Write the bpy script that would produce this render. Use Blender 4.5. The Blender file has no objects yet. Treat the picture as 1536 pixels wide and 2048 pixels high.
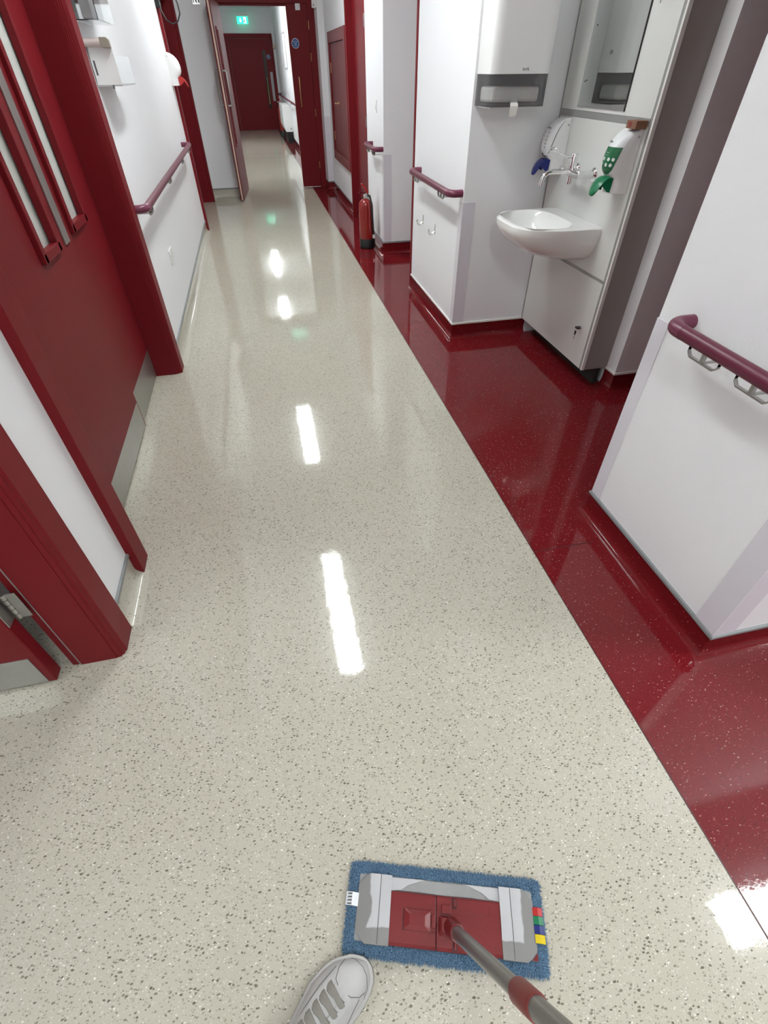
import bpy, bmesh, math, random
from mathutils import Vector, Matrix
random.seed(7)
scene = bpy.context.scene
C = scene.collection
# ------------------------------------------------------------------ camera
cam = bpy.data.cameras.new('camera'); co = bpy.data.objects.new('camera', cam); C.objects.link(co)
cam.sensor_fit = 'VERTICAL'; cam.sensor_height = 36.0; cam.sensor_width = 27.0
cam.lens = 36.0*954.93/2048.0; cam.clip_start = .02; cam.clip_end = 100
_r = Matrix(((0.97652, 0.15146, -0.15310), (-0.21430, 0.66464, -0.71576), (-0.00665, 0.73177, 0.68150)))
co.matrix_world = Matrix.Translation((0, 0, 1.42)) @ _r.to_quaternion().normalized().to_matrix().to_4x4()
scene.camera = co
# ------------------------------------------------------------------ world, exposure
w = bpy.data.worlds.new('world'); scene.world = w; w.use_nodes = True
w.node_tree.nodes['Background'].inputs[0].default_value = (.8, .85, .9, 1)
w.node_tree.nodes['Background'].inputs[1].default_value = .05
vs = scene.view_settings
vs.view_transform = 'Standard'; vs.look = 'None'; vs.exposure = 0.55; vs.gamma = 1.0; vs.use_curve_mapping = False
LAMP = 26.0          # radiance of the ceiling lamp diffusers
CEIL = 2.65
# ------------------------------------------------------------------ materials
def _new(name):
    m = bpy.data.materials.new(name); m.use_nodes = True
    return m, m.node_tree, m.node_tree.nodes['Principled BSDF']
def mat(name, col, rough=.5, metal=0., spec=.5, var=.06, vscale=6., bump=0., bscale=60., coat=0., trans=0., ior=1.45, emit=0., ecol=None, detail=3., coord='Object'):
    m, t, p = _new(name); L = t.links
    tc = t.nodes.new('ShaderNodeTexCoord')
    n = t.nodes.new('ShaderNodeTexNoise'); n.inputs['Scale'].default_value = vscale; n.inputs['Detail'].default_value = detail
    L.new(tc.outputs[coord], n.inputs['Vector'])
    mx = t.nodes.new('ShaderNodeMix'); mx.data_type = 'RGBA'
    mx.inputs[6].default_value = tuple(max(0, c*(1-var)) for c in col)+(1,)
    mx.inputs[7].default_value = tuple(min(1, c*(1+var)) for c in col)+(1,)
    L.new(n.outputs['Fac'], mx.inputs[0]); L.new(mx.outputs[2], p.inputs['Base Color'])
    p.inputs['Roughness'].default_value = rough; p.inputs['Metallic'].default_value = metal
    p.inputs['Specular IOR Level'].default_value = spec; p.inputs['IOR'].default_value = ior
    p.inputs['Coat Weight'].default_value = coat; p.inputs['Coat Roughness'].default_value = .06
    p.inputs['Transmission Weight'].default_value = trans
    if emit:
        p.inputs['Emission Color'].default_value = (ecol or col)+(1,); p.inputs['Emission Strength'].default_value = emit
    if bump:
        b = t.nodes.new('ShaderNodeTexNoise'); b.inputs['Scale'].default_value = bscale; b.inputs['Detail'].default_value = 2
        L.new(tc.outputs[coord], b.inputs['Vector'])
        bn = t.nodes.new('ShaderNodeBump'); bn.inputs['Strength'].default_value = bump; bn.inputs['Distance'].default_value = .002
        L.new(b.outputs['Fac'], bn.inputs['Height']); L.new(bn.outputs['Normal'], p.inputs['Normal'])
    return m
def vinyl(name, base, layers, rough=.1, var=.05, dim='2D', spec=.5):
    """sheet vinyl with pressed-in chips; layers = (cells per metre, share of cells with a chip, chip radius in cells, colour, stretch)"""
    m, t, p = _new(name); L = t.links; N = t.nodes.new
    tc = N('ShaderNodeTexCoord')
    n = N('ShaderNodeTexNoise'); n.inputs['Scale'].default_value = 2.2; n.inputs['Detail'].default_value = 5
    L.new(tc.outputs['Object'], n.inputs['Vector'])
    mx = N('ShaderNodeMix'); mx.data_type = 'RGBA'
    mx.inputs[6].default_value = tuple(c*(1-var) for c in base)+(1,); mx.inputs[7].default_value = tuple(c*(1+var) for c in base)+(1,)
    L.new(n.outputs['Fac'], mx.inputs[0]); cur = mx.outputs[2]
    wn = N('ShaderNodeTexNoise'); wn.inputs['Scale'].default_value = 260; wn.inputs['Detail'].default_value = 1
    L.new(tc.outputs['Object'], wn.inputs['Vector'])
    for i, (sc, share, rad, col, stretch) in enumerate(layers):
        mp = N('ShaderNodeMapping'); mp.inputs['Rotation'].default_value = (0, 0, .35+.9*i)
        mp.inputs['Scale'].default_value = (1, stretch, 1); mp.inputs['Location'].default_value = (i*3.1, i*1.7, 0)
        L.new(tc.outputs['Object'], mp.inputs['Vector'])
        ws = N('ShaderNodeVectorMath'); ws.operation = 'MULTIPLY_ADD'; ws.inputs[1].default_value = (.006,)*3
        L.new(wn.outputs['Color'], ws.inputs[0]); L.new(mp.outputs[0], ws.inputs[2])
        v = N('ShaderNodeTexVoronoi'); v.voronoi_dimensions = dim; v.inputs['Scale'].default_value = sc
        L.new(ws.outputs[0], v.inputs['Vector'])
        sp = N('ShaderNodeSeparateColor'); L.new(v.outputs['Color'], sp.inputs[0])
        a = N('ShaderNodeMath'); a.operation = 'LESS_THAN'; a.inputs[1].default_value = share; L.new(sp.outputs[0], a.inputs[0])
        r = N('ShaderNodeMath'); r.operation = 'MULTIPLY_ADD'; r.inputs[1].default_value = rad; r.inputs[2].default_value = rad*.35; L.new(sp.outputs[1], r.inputs[0])
        d = N('ShaderNodeMath'); d.operation = 'LESS_THAN'; L.new(v.outputs['Distance'], d.inputs[0]); L.new(r.outputs[0], d.inputs[1])
        k = N('ShaderNodeMath'); k.operation = 'MULTIPLY'; L.new(a.outputs[0], k.inputs[0]); L.new(d.outputs[0], k.inputs[1])
        o = N('ShaderNodeMath'); o.operation = 'MULTIPLY_ADD'; o.inputs[1].default_value = .4; o.inputs[2].default_value = .6; L.new(sp.outputs[2], o.inputs[0])
        k2 = N('ShaderNodeMath'); k2.operation = 'MULTIPLY'; L.new(k.outputs[0], k2.inputs[0]); L.new(o.outputs[0], k2.inputs[1])
        mm = N('ShaderNodeMix'); mm.data_type = 'RGBA'; mm.inputs[7].default_value = col+(1,)
        L.new(k2.outputs[0], mm.inputs[0]); L.new(cur, mm.inputs[6]); cur = mm.outputs[2]
    L.new(cur, p.inputs['Base Color'])
    rn = N('ShaderNodeTexNoise'); rn.inputs['Scale'].default_value = 3.5; rn.inputs['Detail'].default_value = 4; L.new(tc.outputs['Object'], rn.inputs['Vector'])
    rr = N('ShaderNodeMapRange'); rr.inputs['To Min'].default_value = rough*.7; rr.inputs['To Max'].default_value = rough*1.4
    L.new(rn.outputs['Fac'], rr.inputs[0]); L.new(rr.outputs[0], p.inputs['Roughness'])
    p.inputs['Specular IOR Level'].default_value = spec
    b = N('ShaderNodeTexNoise'); b.inputs['Scale'].default_value = 34; b.inputs['Detail'].default_value = 3; L.new(tc.outputs['Object'], b.inputs['Vector'])
    b2 = N('ShaderNodeTexNoise'); b2.inputs['Scale'].default_value = 320; b2.inputs['Detail'].default_value = 1; L.new(tc.outputs['Object'], b2.inputs['Vector'])
    ad = N('ShaderNodeMath'); ad.operation = 'MULTIPLY_ADD'; ad.inputs[1].default_value = .10; L.new(b2.outputs['Fac'], ad.inputs[0]); L.new(b.outputs['Fac'], ad.inputs[2])
    bn = N('ShaderNodeBump'); bn.inputs['Strength'].default_value = .10; bn.inputs['Distance'].default_value = .0016
    L.new(ad.outputs[0], bn.inputs['Height']); L.new(bn.outputs['Normal'], p.inputs['Normal'])
    return m
M = {}
M['wall'] = mat('wall_paint', (.835, .84, .865), .55, var=.015, vscale=3, bump=.25, bscale=90)
M['ceil'] = mat('ceiling_paint', (.80, .80, .80), .7, var=.02)
M['beige'] = vinyl('beige_chip_vinyl', (.470, .443, .368), [
    (150, .32, .28, (.29, .27, .215), 1.5), (210, .22, .32, (.58, .56, .50), 1.4), (104, .25, .29, (.135, .122, .090), 1.7), (125, .10, .22, (.78, .77, .71), 1.6)], .042)
RL = [(150, .25, .26, (.07, .006, .010), 1.2), (190, .12, .27, (.26, .07, .07), 1.6), (125, .065, .22, (.50, .27, .25), 1.9)]
M['redv'] = vinyl('red_chip_vinyl', (.145, .0085, .0115), RL, .045, .08, spec=.38)
M['redcove'] = vinyl('red_chip_vinyl_cove', (.145, .0085, .0115), RL, .09, .08, '3D', spec=.4)
M['beigecove'] = vinyl('beige_chip_vinyl_cove', (.50, .475, .405), [(150, .30, .30, (.30, .275, .22), 1.25), (105, .12, .30, (.17, .15, .12), 1.35)], .12, .05, '3D')
M['red'] = mat('red_gloss_paint', (.165, .0090, .0135), .44, spec=.2, var=.05, vscale=5, bump=.06, bscale=40)
M['guard'] = mat('lilac_vinyl_guard', (.68, .66, .715), .4, var=.015)
M['rail'] = mat('plum_vinyl_rail', (.120, .018, .040), .38, var=.05, vscale=9)
M['railend'] = mat('plum_moulded_end', (.150, .030, .065), .33, var=.04, vscale=9)
M['alu'] = mat('aluminium', (.55, .55, .55), .35, 1., var=.05)
M['chrome'] = mat('chrome', (.80, .80, .80), .07, 1., var=.02)
M['steel'] = mat('brushed_steel', (.42, .42, .40), .38, .9, var=.08, vscale=30)
M['brass'] = mat('brass', (.60, .42, .18), .3, 1., var=.05)
M['cap'] = mat('grey_capping', (.22, .23, .235), .45, var=.12, vscale=25)
M['whitetrim'] = mat('white_trim', (.72, .71, .69), .4, var=.02)
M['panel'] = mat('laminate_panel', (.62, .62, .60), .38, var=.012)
M['panel_shaded'] = mat('laminate_panel_shaded', (.30, .27, .26), .5, var=.015)  # laminate darkened: the shade on the cabinet side is put into the colour
M['alutrim'] = mat('satin_grey_trim', (.30, .30, .29), .4, .3, var=.05)
M['ceramic'] = mat('white_ceramic', (.80, .80, .79), .08, var=.008, coat=.5)
M['plastic'] = mat('white_plastic', (.78, .78, .78), .3, var=.01)
M['plastgrey'] = mat('grey_plastic', (.40, .40, .41), .4, var=.03)
M['smoke'] = mat('smoked_plastic', (.62, .62, .63), .16, var=.03, trans=.92, spec=.6, ior=1.2)
M['clear'] = mat('clear_acrylic', (.95, .97, .97), .04, var=.0, trans=1., ior=1.3)
M['paper'] = mat('paper_towel', (.78, .77, .74), .8, var=.04, vscale=40)
M['mirror'] = mat('mirror_glass', (.80, .83, .81), .02, 1., var=.0)
M['black'] = mat('black_plastic', (.012, .012, .013), .4, var=.1)
M['dark'] = mat('dark_gap', (.03, .028, .026), .7, var=.1)
M['frost'] = mat('obscured_glass', (.62, .65, .62), .22, var=.02, coat=.3)
M['darkglass'] = mat('dark_door_glass', (.03, .03, .022), .08, var=.1)
M['blue'] = mat('blue_plastic', (.012, .022, .16), .3, var=.05)
M['green'] = mat('green_plastic', (.010, .17, .075), .3, var=.05)
M['greenlab'] = mat('green_print', (.012, .13, .05), .35, var=.05)
M['ink'] = mat('grey_print', (.10, .10, .11), .5, var=.05)
M['redplast'] = mat('red_plastic', (.42, .02, .02), .35, var=.05)
M['extred'] = mat('extinguisher_red', (.26, .012, .010), .18, var=.04, coat=.4)
M['signblue'] = mat('sign_blue', (.02, .09, .30), .4, var=.03)
M['signwhite'] = mat('sign_white', (.75, .76, .78), .4, var=.02)
M['exitg'] = mat('exit_green', (.0, .35, .18), .3, var=.02, emit=1.3, ecol=(.02, .75, .42))
M['exitw'] = mat('exit_white', (.6, .9, .8), .3, var=.02, emit=1.6, ecol=(.55, 1., .9))
M['lamp'] = mat('lamp_diffuser', (.9, .9, .9), .5, var=.0, emit=LAMP, ecol=(.95, 1., .99))
M['lamp_dim'] = mat('lamp_diffuser_dim', (.9, .9, .9), .5, var=.0, emit=LAMP*.62, ecol=(.95, 1., .99))  # output turned down to balance the light levels
M['lamp_mid'] = mat('lamp_diffuser_mid', (.9, .9, .9), .5, var=.0, emit=LAMP*.8, ecol=(.95, 1., .99))  # output lowered a little to keep the near floor darker
M['lamphouse'] = mat('lamp_housing', (.78, .78, .78), .4, var=.01)
M['mopred'] = mat('mop_red_plastic', (.165, .0155, .0175), .3, var=.05, vscale=20, bump=.1, bscale=300)
M['cloth'] = mat('mop_grey_cloth', (.30, .30, .30), .9, var=.10, vscale=22, bump=.5, bscale=900)
M['handle'] = mat('anodised_handle', (.24, .235, .225), .36, .75, var=.06, vscale=20)
M['collar'] = mat('handle_collar', (.20, .028, .026), .45, var=.06, vscale=20)
M['leather'] = mat('white_leather', (.45, .445, .437), .55, var=.11, vscale=26, bump=.35, bscale=160, detail=6)
M['rubber'] = mat('white_rubber', (.46, .45, .435), .6, var=.12, vscale=18, detail=6)
M['lace'] = mat('grey_lace', (.245, .235, .21), .9, var=.10, vscale=60, bump=.5, bscale=1200)
M['stitch'] = mat('dark_stitching', (.16, .155, .145), .9, var=.1)
M['card'] = mat('cardboard', (.20, .10, .06), .8, var=.2, vscale=60)
M['pink'] = mat('pinkish_roll', (.50, .42, .40), .6, var=.05, vscale=20)
M['taupe'] = mat('taupe_plastic', (.27, .24, .20), .5, var=.06)
M['yellow'] = mat('yellow_print', (.65, .50, .01), .7, var=.05)
M['cream'] = mat('cream_seal', (.62, .52, .42), .5, var=.04)
M['weld_red'] = mat('red_weld_bead', (.05, .006, .008), .4, var=.1)
M['weld_beige'] = mat('beige_weld_bead', (.40, .375, .31), .3, var=.1)
def wet_cloth():
    m, t, p = _new('mop_pocket_cloth'); L = t.links; N = t.nodes.new
    tc = N('ShaderNodeTexCoord'); n = N('ShaderNodeTexNoise'); n.inputs['Scale'].default_value = 16; n.inputs['Detail'].default_value = 2
    L.new(tc.outputs['Object'], n.inputs['Vector'])
    s = N('ShaderNodeSeparateXYZ'); L.new(tc.outputs['Object'], s.inputs[0])
    ab = N('ShaderNodeMath'); ab.operation = 'ABSOLUTE'; L.new(s.outputs['X'], ab.inputs[0])
    # soaked edge: outer ends and near side of the pocket
    e1 = N('ShaderNodeMath'); e1.operation = 'MULTIPLY_ADD'; e1.inputs[1].default_value = 1.; e1.inputs[2].default_value = -.172; L.new(ab.outputs[0], e1.inputs[0])
    e2 = N('ShaderNodeMath'); e2.operation = 'MULTIPLY_ADD'; e2.inputs[1].default_value = -1.; e2.inputs[2].default_value = -.036; L.new(s.outputs['Y'], e2.inputs[0])
    mxx = N('ShaderNodeMath'); mxx.operation = 'MAXIMUM'; L.new(e1.outputs[0], mxx.inputs[0]); L.new(e2.outputs[0], mxx.inputs[1])
    ad = N('ShaderNodeMath'); ad.operation = 'MULTIPLY_ADD'; ad.inputs[1].default_value = .03; L.new(n.outputs['Fac'], ad.inputs[0]); L.new(mxx.outputs[0], ad.inputs[2])
    mr = N('ShaderNodeMapRange'); mr.inputs['From Min'].default_value = .0135; mr.inputs['From Max'].default_value = .0165; L.new(ad.outputs[0], mr.inputs[0])
    mx = N('ShaderNodeMix'); mx.data_type = 'RGBA'; mx.inputs[6].default_value = (.46, .46, .475, 1); mx.inputs[7].default_value = (.225, .22, .215, 1)
    L.new(mr.outputs[0], mx.inputs[0]); L.new(mx.outputs[2], p.inputs['Base Color']); p.inputs['Roughness'].default_value = .9
    return m
M['pocket'] = wet_cloth()
def fibre():
    m, t, p = _new('blue_microfibre'); L = t.links; N = t.nodes.new
    tc = N('ShaderNodeTexCoord'); n = N('ShaderNodeTexNoise'); n.inputs['Scale'].default_value = 420; n.inputs['Detail'].default_value = 2
    L.new(tc.outputs['Object'], n.inputs['Vector'])
    r = N('ShaderNodeValToRGB'); r.color_ramp.elements[0].position = .32; r.color_ramp.elements[0].color = (.020, .055, .11, 1)
    r.color_ramp.elements[1].position = .70; r.color_ramp.elements[1].color = (.16, .285, .42, 1)
    L.new(n.outputs['Fac'], r.inputs[0]); L.new(r.outputs[0], p.inputs['Base Color']); p.inputs['Roughness'].default_value = .9
    return m
M['fibre'] = fibre()
# ------------------------------------------------------------------ helpers
OFF = {}
class MB:
    def __init__(s): s.bm = bmesh.new()
    def box(s, x0, x1, y0, y1, z0, z1):
        x0, x1 = min(x0, x1), max(x0, x1); y0, y1 = min(y0, y1), max(y0, y1); z0, z1 = min(z0, z1), max(z0, z1)
        v = [s.bm.verts.new(p) for p in ((x0,y0,z0),(x1,y0,z0),(x1,y1,z0),(x0,y1,z0),(x0,y0,z1),(x1,y0,z1),(x1,y1,z1),(x0,y1,z1))]
        for f in ((0,3,2,1),(4,5,6,7),(0,1,5,4),(1,2,6,5),(2,3,7,6),(3,0,4,7)): s.bm.faces.new([v[i] for i in f])
        return s
    def prism(s, pts, a, b, axis='z'):
        """polygon extruded from a to b; pts are the two remaining axes in order xy / xz / yz"""
        def P(p, t):
            return {'z': (p[0], p[1], t), 'y': (p[0], t, p[1]), 'x': (t, p[0], p[1])}[axis]
        A = [s.bm.verts.new(P(p, a)) for p in pts]; B = [s.bm.verts.new(P(p, b)) for p in pts]
        n = len(pts)
        s.bm.faces.new(A); s.bm.faces.new(B[::-1])
        for i in range(n): s.bm.faces.new((A[i], B[i], B[(i+1) % n], A[(i+1) % n]))
        return s
    def loft(s, rings, cap0=True, cap1=True, closed=True):
        R = [[s.bm.verts.new(p) for p in r] for r in rings]
        for a, b in zip(R, R[1:]):
            n = len(a)
            for i in range(n if closed else n-1):
                s.bm.faces.new((a[i], a[(i+1) % n], b[(i+1) % n], b[i]))
        if cap0 and closed: s.bm.faces.new(R[0][::-1])
        if cap1 and closed: s.bm.faces.new(R[-1])
        return s
    def tube(s, pts, r, n=12, cap=True):
        P = [Vector(p) for p in pts]; rings = []
        rr = r if isinstance(r, (list, tuple)) else [r]*len(P)
        t0 = (P[1]-P[0]).normalized()
        u = t0.orthogonal().normalized()
        for i, p in enumerate(P):
            t = ((P[min(i+1, len(P)-1)]-P[max(i-1, 0)])).normalized()
            u = (u - t*u.dot(t)).normalized(); v = t.cross(u)
            rings.append([p+(u*math.cos(2*math.pi*k/n)+v*math.sin(2*math.pi*k/n))*rr[i] for k in range(n)])
        return s.loft(rings, cap, cap)
    def lathe(s, prof, o=(0,0,0), axis='z', n=24):
        rings = []
        for r, h in prof:
            ring = []
            for k in range(n):
                a = 2*math.pi*k/n; c, d = r*math.cos(a), r*math.sin(a)
                p = {'z': (c, d, h), 'y': (c, h, d), 'x': (h, c, d)}[axis]
                ring.append((p[0]+o[0], p[1]+o[1], p[2]+o[2]))
            rings.append(ring)
        return s.loft(rings)
    def strip(s, pts, widths_dir, th):
        """flat band along pts; widths_dir = list of half-width vectors, th = thickness vector"""
        th = Vector(th); rings = []
        for p, wv in zip(pts, widths_dir):
            p = Vector(p); wv = Vector(wv)
            rings.append([p-wv, p+wv, p+wv*.92+th, p-wv*.92+th])
        return s.loft(rings)
    def build(s, name, m, parent=None, bevel=0., smooth=False, seg=2, local=False, label=None, kind=None, subsurf=0):
        bmesh.ops.recalc_face_normals(s.bm, faces=s.bm.faces)
        me = bpy.data.meshes.new(name)
        o = bpy.data.objects.new(name, me); C.objects.link(o)
        off = Vector((0, 0, 0))
        if parent is not None:
            off = OFF.get(parent.name, Vector((0, 0, 0))); o.parent = parent
        if not local:
            for v in s.bm.verts: v.co -= off
        if parent is None:
            # origin at the base centre
            xs = [v.co for v in s.bm.verts]
            b = Vector(((min(v.x for v in xs)+max(v.x for v in xs))/2, (min(v.y for v in xs)+max(v.y for v in xs))/2, min(v.z for v in xs)))
            for v in s.bm.verts: v.co -= b
            o.location = b; off = b
        s.bm.to_mesh(me); s.bm.free()
        OFF[o.name] = off
        me.materials.append(M[m])
        if smooth:
            for f in me.polygons: f.use_smooth = True
            me.set_sharp_from_angle(angle=math.radians(38))
        if bevel:
            b = o.modifiers.new('bevel', 'BEVEL'); b.width = bevel; b.segments = seg; b.limit_method = 'ANGLE'; b.angle_limit = math.radians(40)
            b.harden_normals = False
        if subsurf:
            b = o.modifiers.new('subsurf', 'SUBSURF'); b.levels = subsurf; b.render_levels = subsurf
        if label: o['label'] = label
        if kind: o['kind'] = kind
        return o
def tag(o, label, cat, group=None, kind=None):
    o['label'] = label; o['category'] = cat
    if group: o['group'] = group
    if kind: o['kind'] = kind
    return o
def thing(name, label, cat, loc=(0,0,0), rotz=0., group=None, kind=None):
    o = bpy.data.objects.new(name, None); C.objects.link(o); o.location = loc; o.rotation_euler = (0, 0, rotz)
    o.empty_display_size = .1; OFF[o.name] = Vector(loc)
    return tag(o, label, cat, group, kind)
def box(name, m, parent, x0, x1, y0, y1, z0, z1, bevel=0., **k):
    return MB().box(x0, x1, y0, y1, z0, z1).build(name, m, parent, bevel, **k)
def struct(name, m, label, cat, *boxes, bevel=0.):
    mb = MB()
    for b in boxes: mb.box(*b)
    return tag(mb.build(name, m, None, bevel), label, cat, kind='structure')
def copy_tree(o, parent=None):
    c = o.copy(); C.objects.link(c); c.parent = parent
    for ch in o.children: copy_tree(ch, c)
    return c
def arc(c, r, a0, a1, n, ax=('x', 'z')):
    out = []
    for i in range(n+1):
        a = math.radians(a0+(a1-a0)*i/n); d = {'x': 0, 'y': 0, 'z': 0}
        d[ax[0]] += r*math.cos(a); d[ax[1]] += r*math.sin(a)
        out.append((c[0]+d['x'], c[1]+d['y'], c[2]+d['z']))
    return out
def text_obj(name, body, size, m, parent, mtx, depth=.0004):
    cu = bpy.data.curves.new(name, 'FONT'); cu.body = body; cu.size = size; cu.align_x = 'CENTER'; cu.align_y = 'CENTER'; cu.extrude = depth; cu.resolution_u = 2
    t = bpy.data.objects.new('tmp', cu); C.objects.link(t)
    dg = bpy.context.evaluated_depsgraph_get(); me = bpy.data.meshes.new_from_object(t.evaluated_get(dg)); bpy.data.objects.remove(t)
    me.transform(mtx)
    off = OFF.get(parent.name, Vector((0, 0, 0)))
    me.transform(Matrix.Translation(-off)); me.name = name
    me.materials.clear(); me.materials.append(M[m])
    o = bpy.data.objects.new(name, me); C.objects.link(o); o.parent = parent; OFF[o.name] = off
    return o
FACE_NEG_X = lambda x, y, z: Matrix(((0, 0, -1, x), (-1, 0, 0, y), (0, 1, 0, z), (0, 0, 0, 1)))     # print read when looking towards +X
FACE_NEG_Y = lambda x, y, z: Matrix(((1, 0, 0, x), (0, 0, -1, y), (0, 1, 0, z), (0, 0, 0, 1)))       # print read when looking towards +Y
# ------------------------------------------------------------------ shell
XL, XR, XS = -.685, 1.175, .851
struct('floor', 'beige', 'glossy beige speckled vinyl floor running down the corridor', 'floor', (-3.2, XS, -4.2, 19.8, -.05, 0))
struct('floor_red_border', 'redv', 'glossy red speckled vinyl floor band along the right wall', 'floor', (XS, 4.6, -4.2, 19.8, -.05, 0))
struct('trim_1', 'weld_red', 'thin dark joint between beige and red floor', 'floor joint', (XS-.0018, XS+.0018, -4.2, 19.5, 0, .0006))
struct('trim_2', 'weld_red', 'thin welded seam across the red floor beside the near wall', 'floor joint', (XS+.002, 1.115, 1.128, 1.131, 0, .0005))
struct('trim_3', 'weld_beige', 'thin welded seam in beige floor at the near left doorway', 'floor joint', (-.83, -.827, .0, .9, 0, .0005))
struct('ceiling', 'ceil', 'white painted ceiling above the corridor', 'ceiling', (-3.2, 4.6, -4.2, 19.8, CEIL, CEIL+.1))
T = .115
def wl(lab, *b, name='wall_left'): return struct(name, 'wall', lab, 'wall', *b)
wl('white left wall before the near open doorway', (XL-T, XL, -4.2, -.06, 0, CEIL))
wl('white wall above the near left open doorway', (XL-T, XL, -.06, .995, 2.08, CEIL))
wl('narrow white left wall strip between the two near red door frames', (XL-T, XL, 1.03, 1.425, 0, CEIL))
wl('white wall above the left double door', (XL-T, XL, 1.445, 3.05, 2.08, CEIL))
wl('white left wall with the plum handrail', (XL-T, XL, 3.05, 6.85, 0, CEIL))
wl('white wall above the far left red door', (XL-T, XL, 6.85, 8.52, 2.08, CEIL))
wl('white left wall beside the cross-corridor door', (XL-T, XL, 8.52, 9.0, 0, CEIL), (XL, -.30, 8.85, 9.42, 0, CEIL))
wl('white left wall of the corridor beyond the cross door', (XL-T, XL, 9.0, 19.6, 0, CEIL))
struct('wall_room', 'wall', 'white walls of the side room behind the near left door', 'wall', (-3.2, -3.1, -1.6, 1.45, 0, CEIL), (-3.1, XL-T, 1.35, 1.445, 0, CEIL), (-3.1, XL-T, -1.6, -1.5, 0, CEIL))
def wr(lab, *b): return struct('wall_right', 'wall', lab, 'wall', *b)
wr('white near right wall block carrying the nearest plum handrail', (XR, 4.5, .592, 1.305, 0, CEIL))
wr('white wall block beside the wash basin with two hooks', (XR, 1.95, 3.16, 4.28, 0, CEIL))
wr('shaded white wall in the side opening past the basin panel', (1.858, 3.1, 2.235, 3.16, 0, CEIL))
wr('white end wall of the right side opening', (3.0, 3.1, 1.305, 2.235, 0, CEIL))
wr('white back wall of the recess behind the fire extinguisher block', (1.85, 1.95, 4.28, 5.335, 0, CEIL))
wr('white wall block behind the fire extinguisher', (1.166, 1.95, 5.335, 6.12, 0, CEIL))
wr('white wall above the right red door', (1.166, 1.4, 6.12, 7.08, 2.1, CEIL))
wr('white right wall around the red cupboard', (XR, 1.95, 7.08, 9.035, 0, CEIL), (1.088, 1.95, 9.035, 9.42, 0, CEIL))
wr('bright white right wall of the corridor beyond the cross door', (1.07, 1.3, 9.42, 19.6, 0, CEIL))
wr('unseen white soffit added to darken the right side opening', (XR, 3.0, 1.305, 2.235, 2.12, CEIL))  # out-of-view soffit, added to keep lamp light out of the opening
struct('wall_right_room', 'wall', 'white far wall of the open area on the right', 'wall', (4.5, 4.6, -4.2, .60, 0, CEIL))
struct('wall_back', 'wall', 'white wall behind the viewer', 'wall', (-.8, 4.6, -4.2, -4.1, 0, CEIL))
struct('wall_end', 'wall', 'white end wall with the far red exit door', 'wall', (-.8, -.25, 19.5, 19.7, 0, CEIL), (.93, 1.3, 19.5, 19.7, 0, CEIL), (-.25, .93, 19.5, 19.7, 2.06, CEIL))
struct('wall_cross', 'wall', 'white wall above the cross-corridor door frame', 'wall', (-.30, 1.088, 9.34, 9.42, 2.15, CEIL))
# coved skirting swept round each run of wall
def cove(name, path, m, lab, capm='cap', cap=True):
    prof = [(.0025, .100), (.0025, .040)] + [(.0025+.034-.034*math.cos(math.radians(a)), .040-.0385*math.sin(math.radians(a))) for a in (15, 30, 45, 60, 75, 90)] + [(.052, .0004)]
    P = [Vector((p[0], p[1])) for p in path]
    def nrm(i):
        d = (P[i+1]-P[i]).normalized(); return Vector((d.y, -d.x))
    NV = []
    for i in range(len(P)):
        if i == 0: NV.append(nrm(0))
        elif i == len(P)-1: NV.append(nrm(i-1))
        else:
            a, b = nrm(i-1), nrm(i); s = a+b; NV.append(s/(1+a.dot(b)))
    rings = []
    for p, n in zip(P, NV):
        rings.append([(p.x+n.x*d, p.y+n.y*d, z) for d, z in prof])
    mb = MB(); mb.loft(rings, closed=False)
    o = tag(mb.build(name, m, None, smooth=True), lab, 'skirting', kind='structure')
    if cap:
        cp = [(.0, .099), (.008, .099), (.0095, .104), (.008, .111), (.003, .1125), (.0, .1125)]
        mb = MB(); mb.loft([[(p.x+n.x*d, p.y+n.y*d, z) for d, z in cp] for p, n in zip(P, NV)])
        mb.build('capping_strip', capm, o)
    return o
cove('baseboard_left', [(XL, 1.112), (XL, 1.37)], 'beigecove', 'beige coved skirting between the two near left doors')
cove('baseboard_left', [(XL, 3.14), (XL, 6.775)], 'beigecove', 'beige coved skirting under the left handrail')
cove('baseboard_left', [(XL, 8.6), (XL, 8.85), (-.30, 8.85)], 'beigecove', 'beige coved skirting beside the cross-corridor door')
cove('baseboard_left', [(XL, -4.1), (XL, -.16)], 'beigecove', 'beige coved skirting before the near left door')
cove('baseboard_left', [(XL, 9.45), (XL, 19.5)], 'beigecove', 'beige coved skirting on the left beyond the cross door')
cove('baseboard_right', [(2.95, 1.305), (XR, 1.305), (XR, .592), (4.45, .592)], 'redcove', 'red coved skirting round the near right wall block')
cove('baseboard_right', [(XR, 4.28), (XR, 3.16), (1.72, 3.16)], 'redcove', 'red coved skirting round the wall block beside the basin', 'whitetrim')
cove('baseboard_right', [(1.858, 2.33), (1.858, 2.235), (2.98, 2.235)], 'redcove', 'red coved skirting in the side opening past the basin', 'whitetrim')
cove('baseboard_right', [(1.166, 6.10), (1.166, 5.335), (1.84, 5.335)], 'redcove', 'red coved skirting behind the fire extinguisher')
cove('baseboard_right', [(1.088, 9.33), (1.088, 9.035), (XR, 9.035), (XR, 7.12)], 'redcove', 'red coved skirting under the red wall cupboard')
cove('baseboard_right', [(1.07, 19.5), (1.07, 9.45)], 'redcove', 'red coved skirting on the right beyond the cross door')
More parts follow.
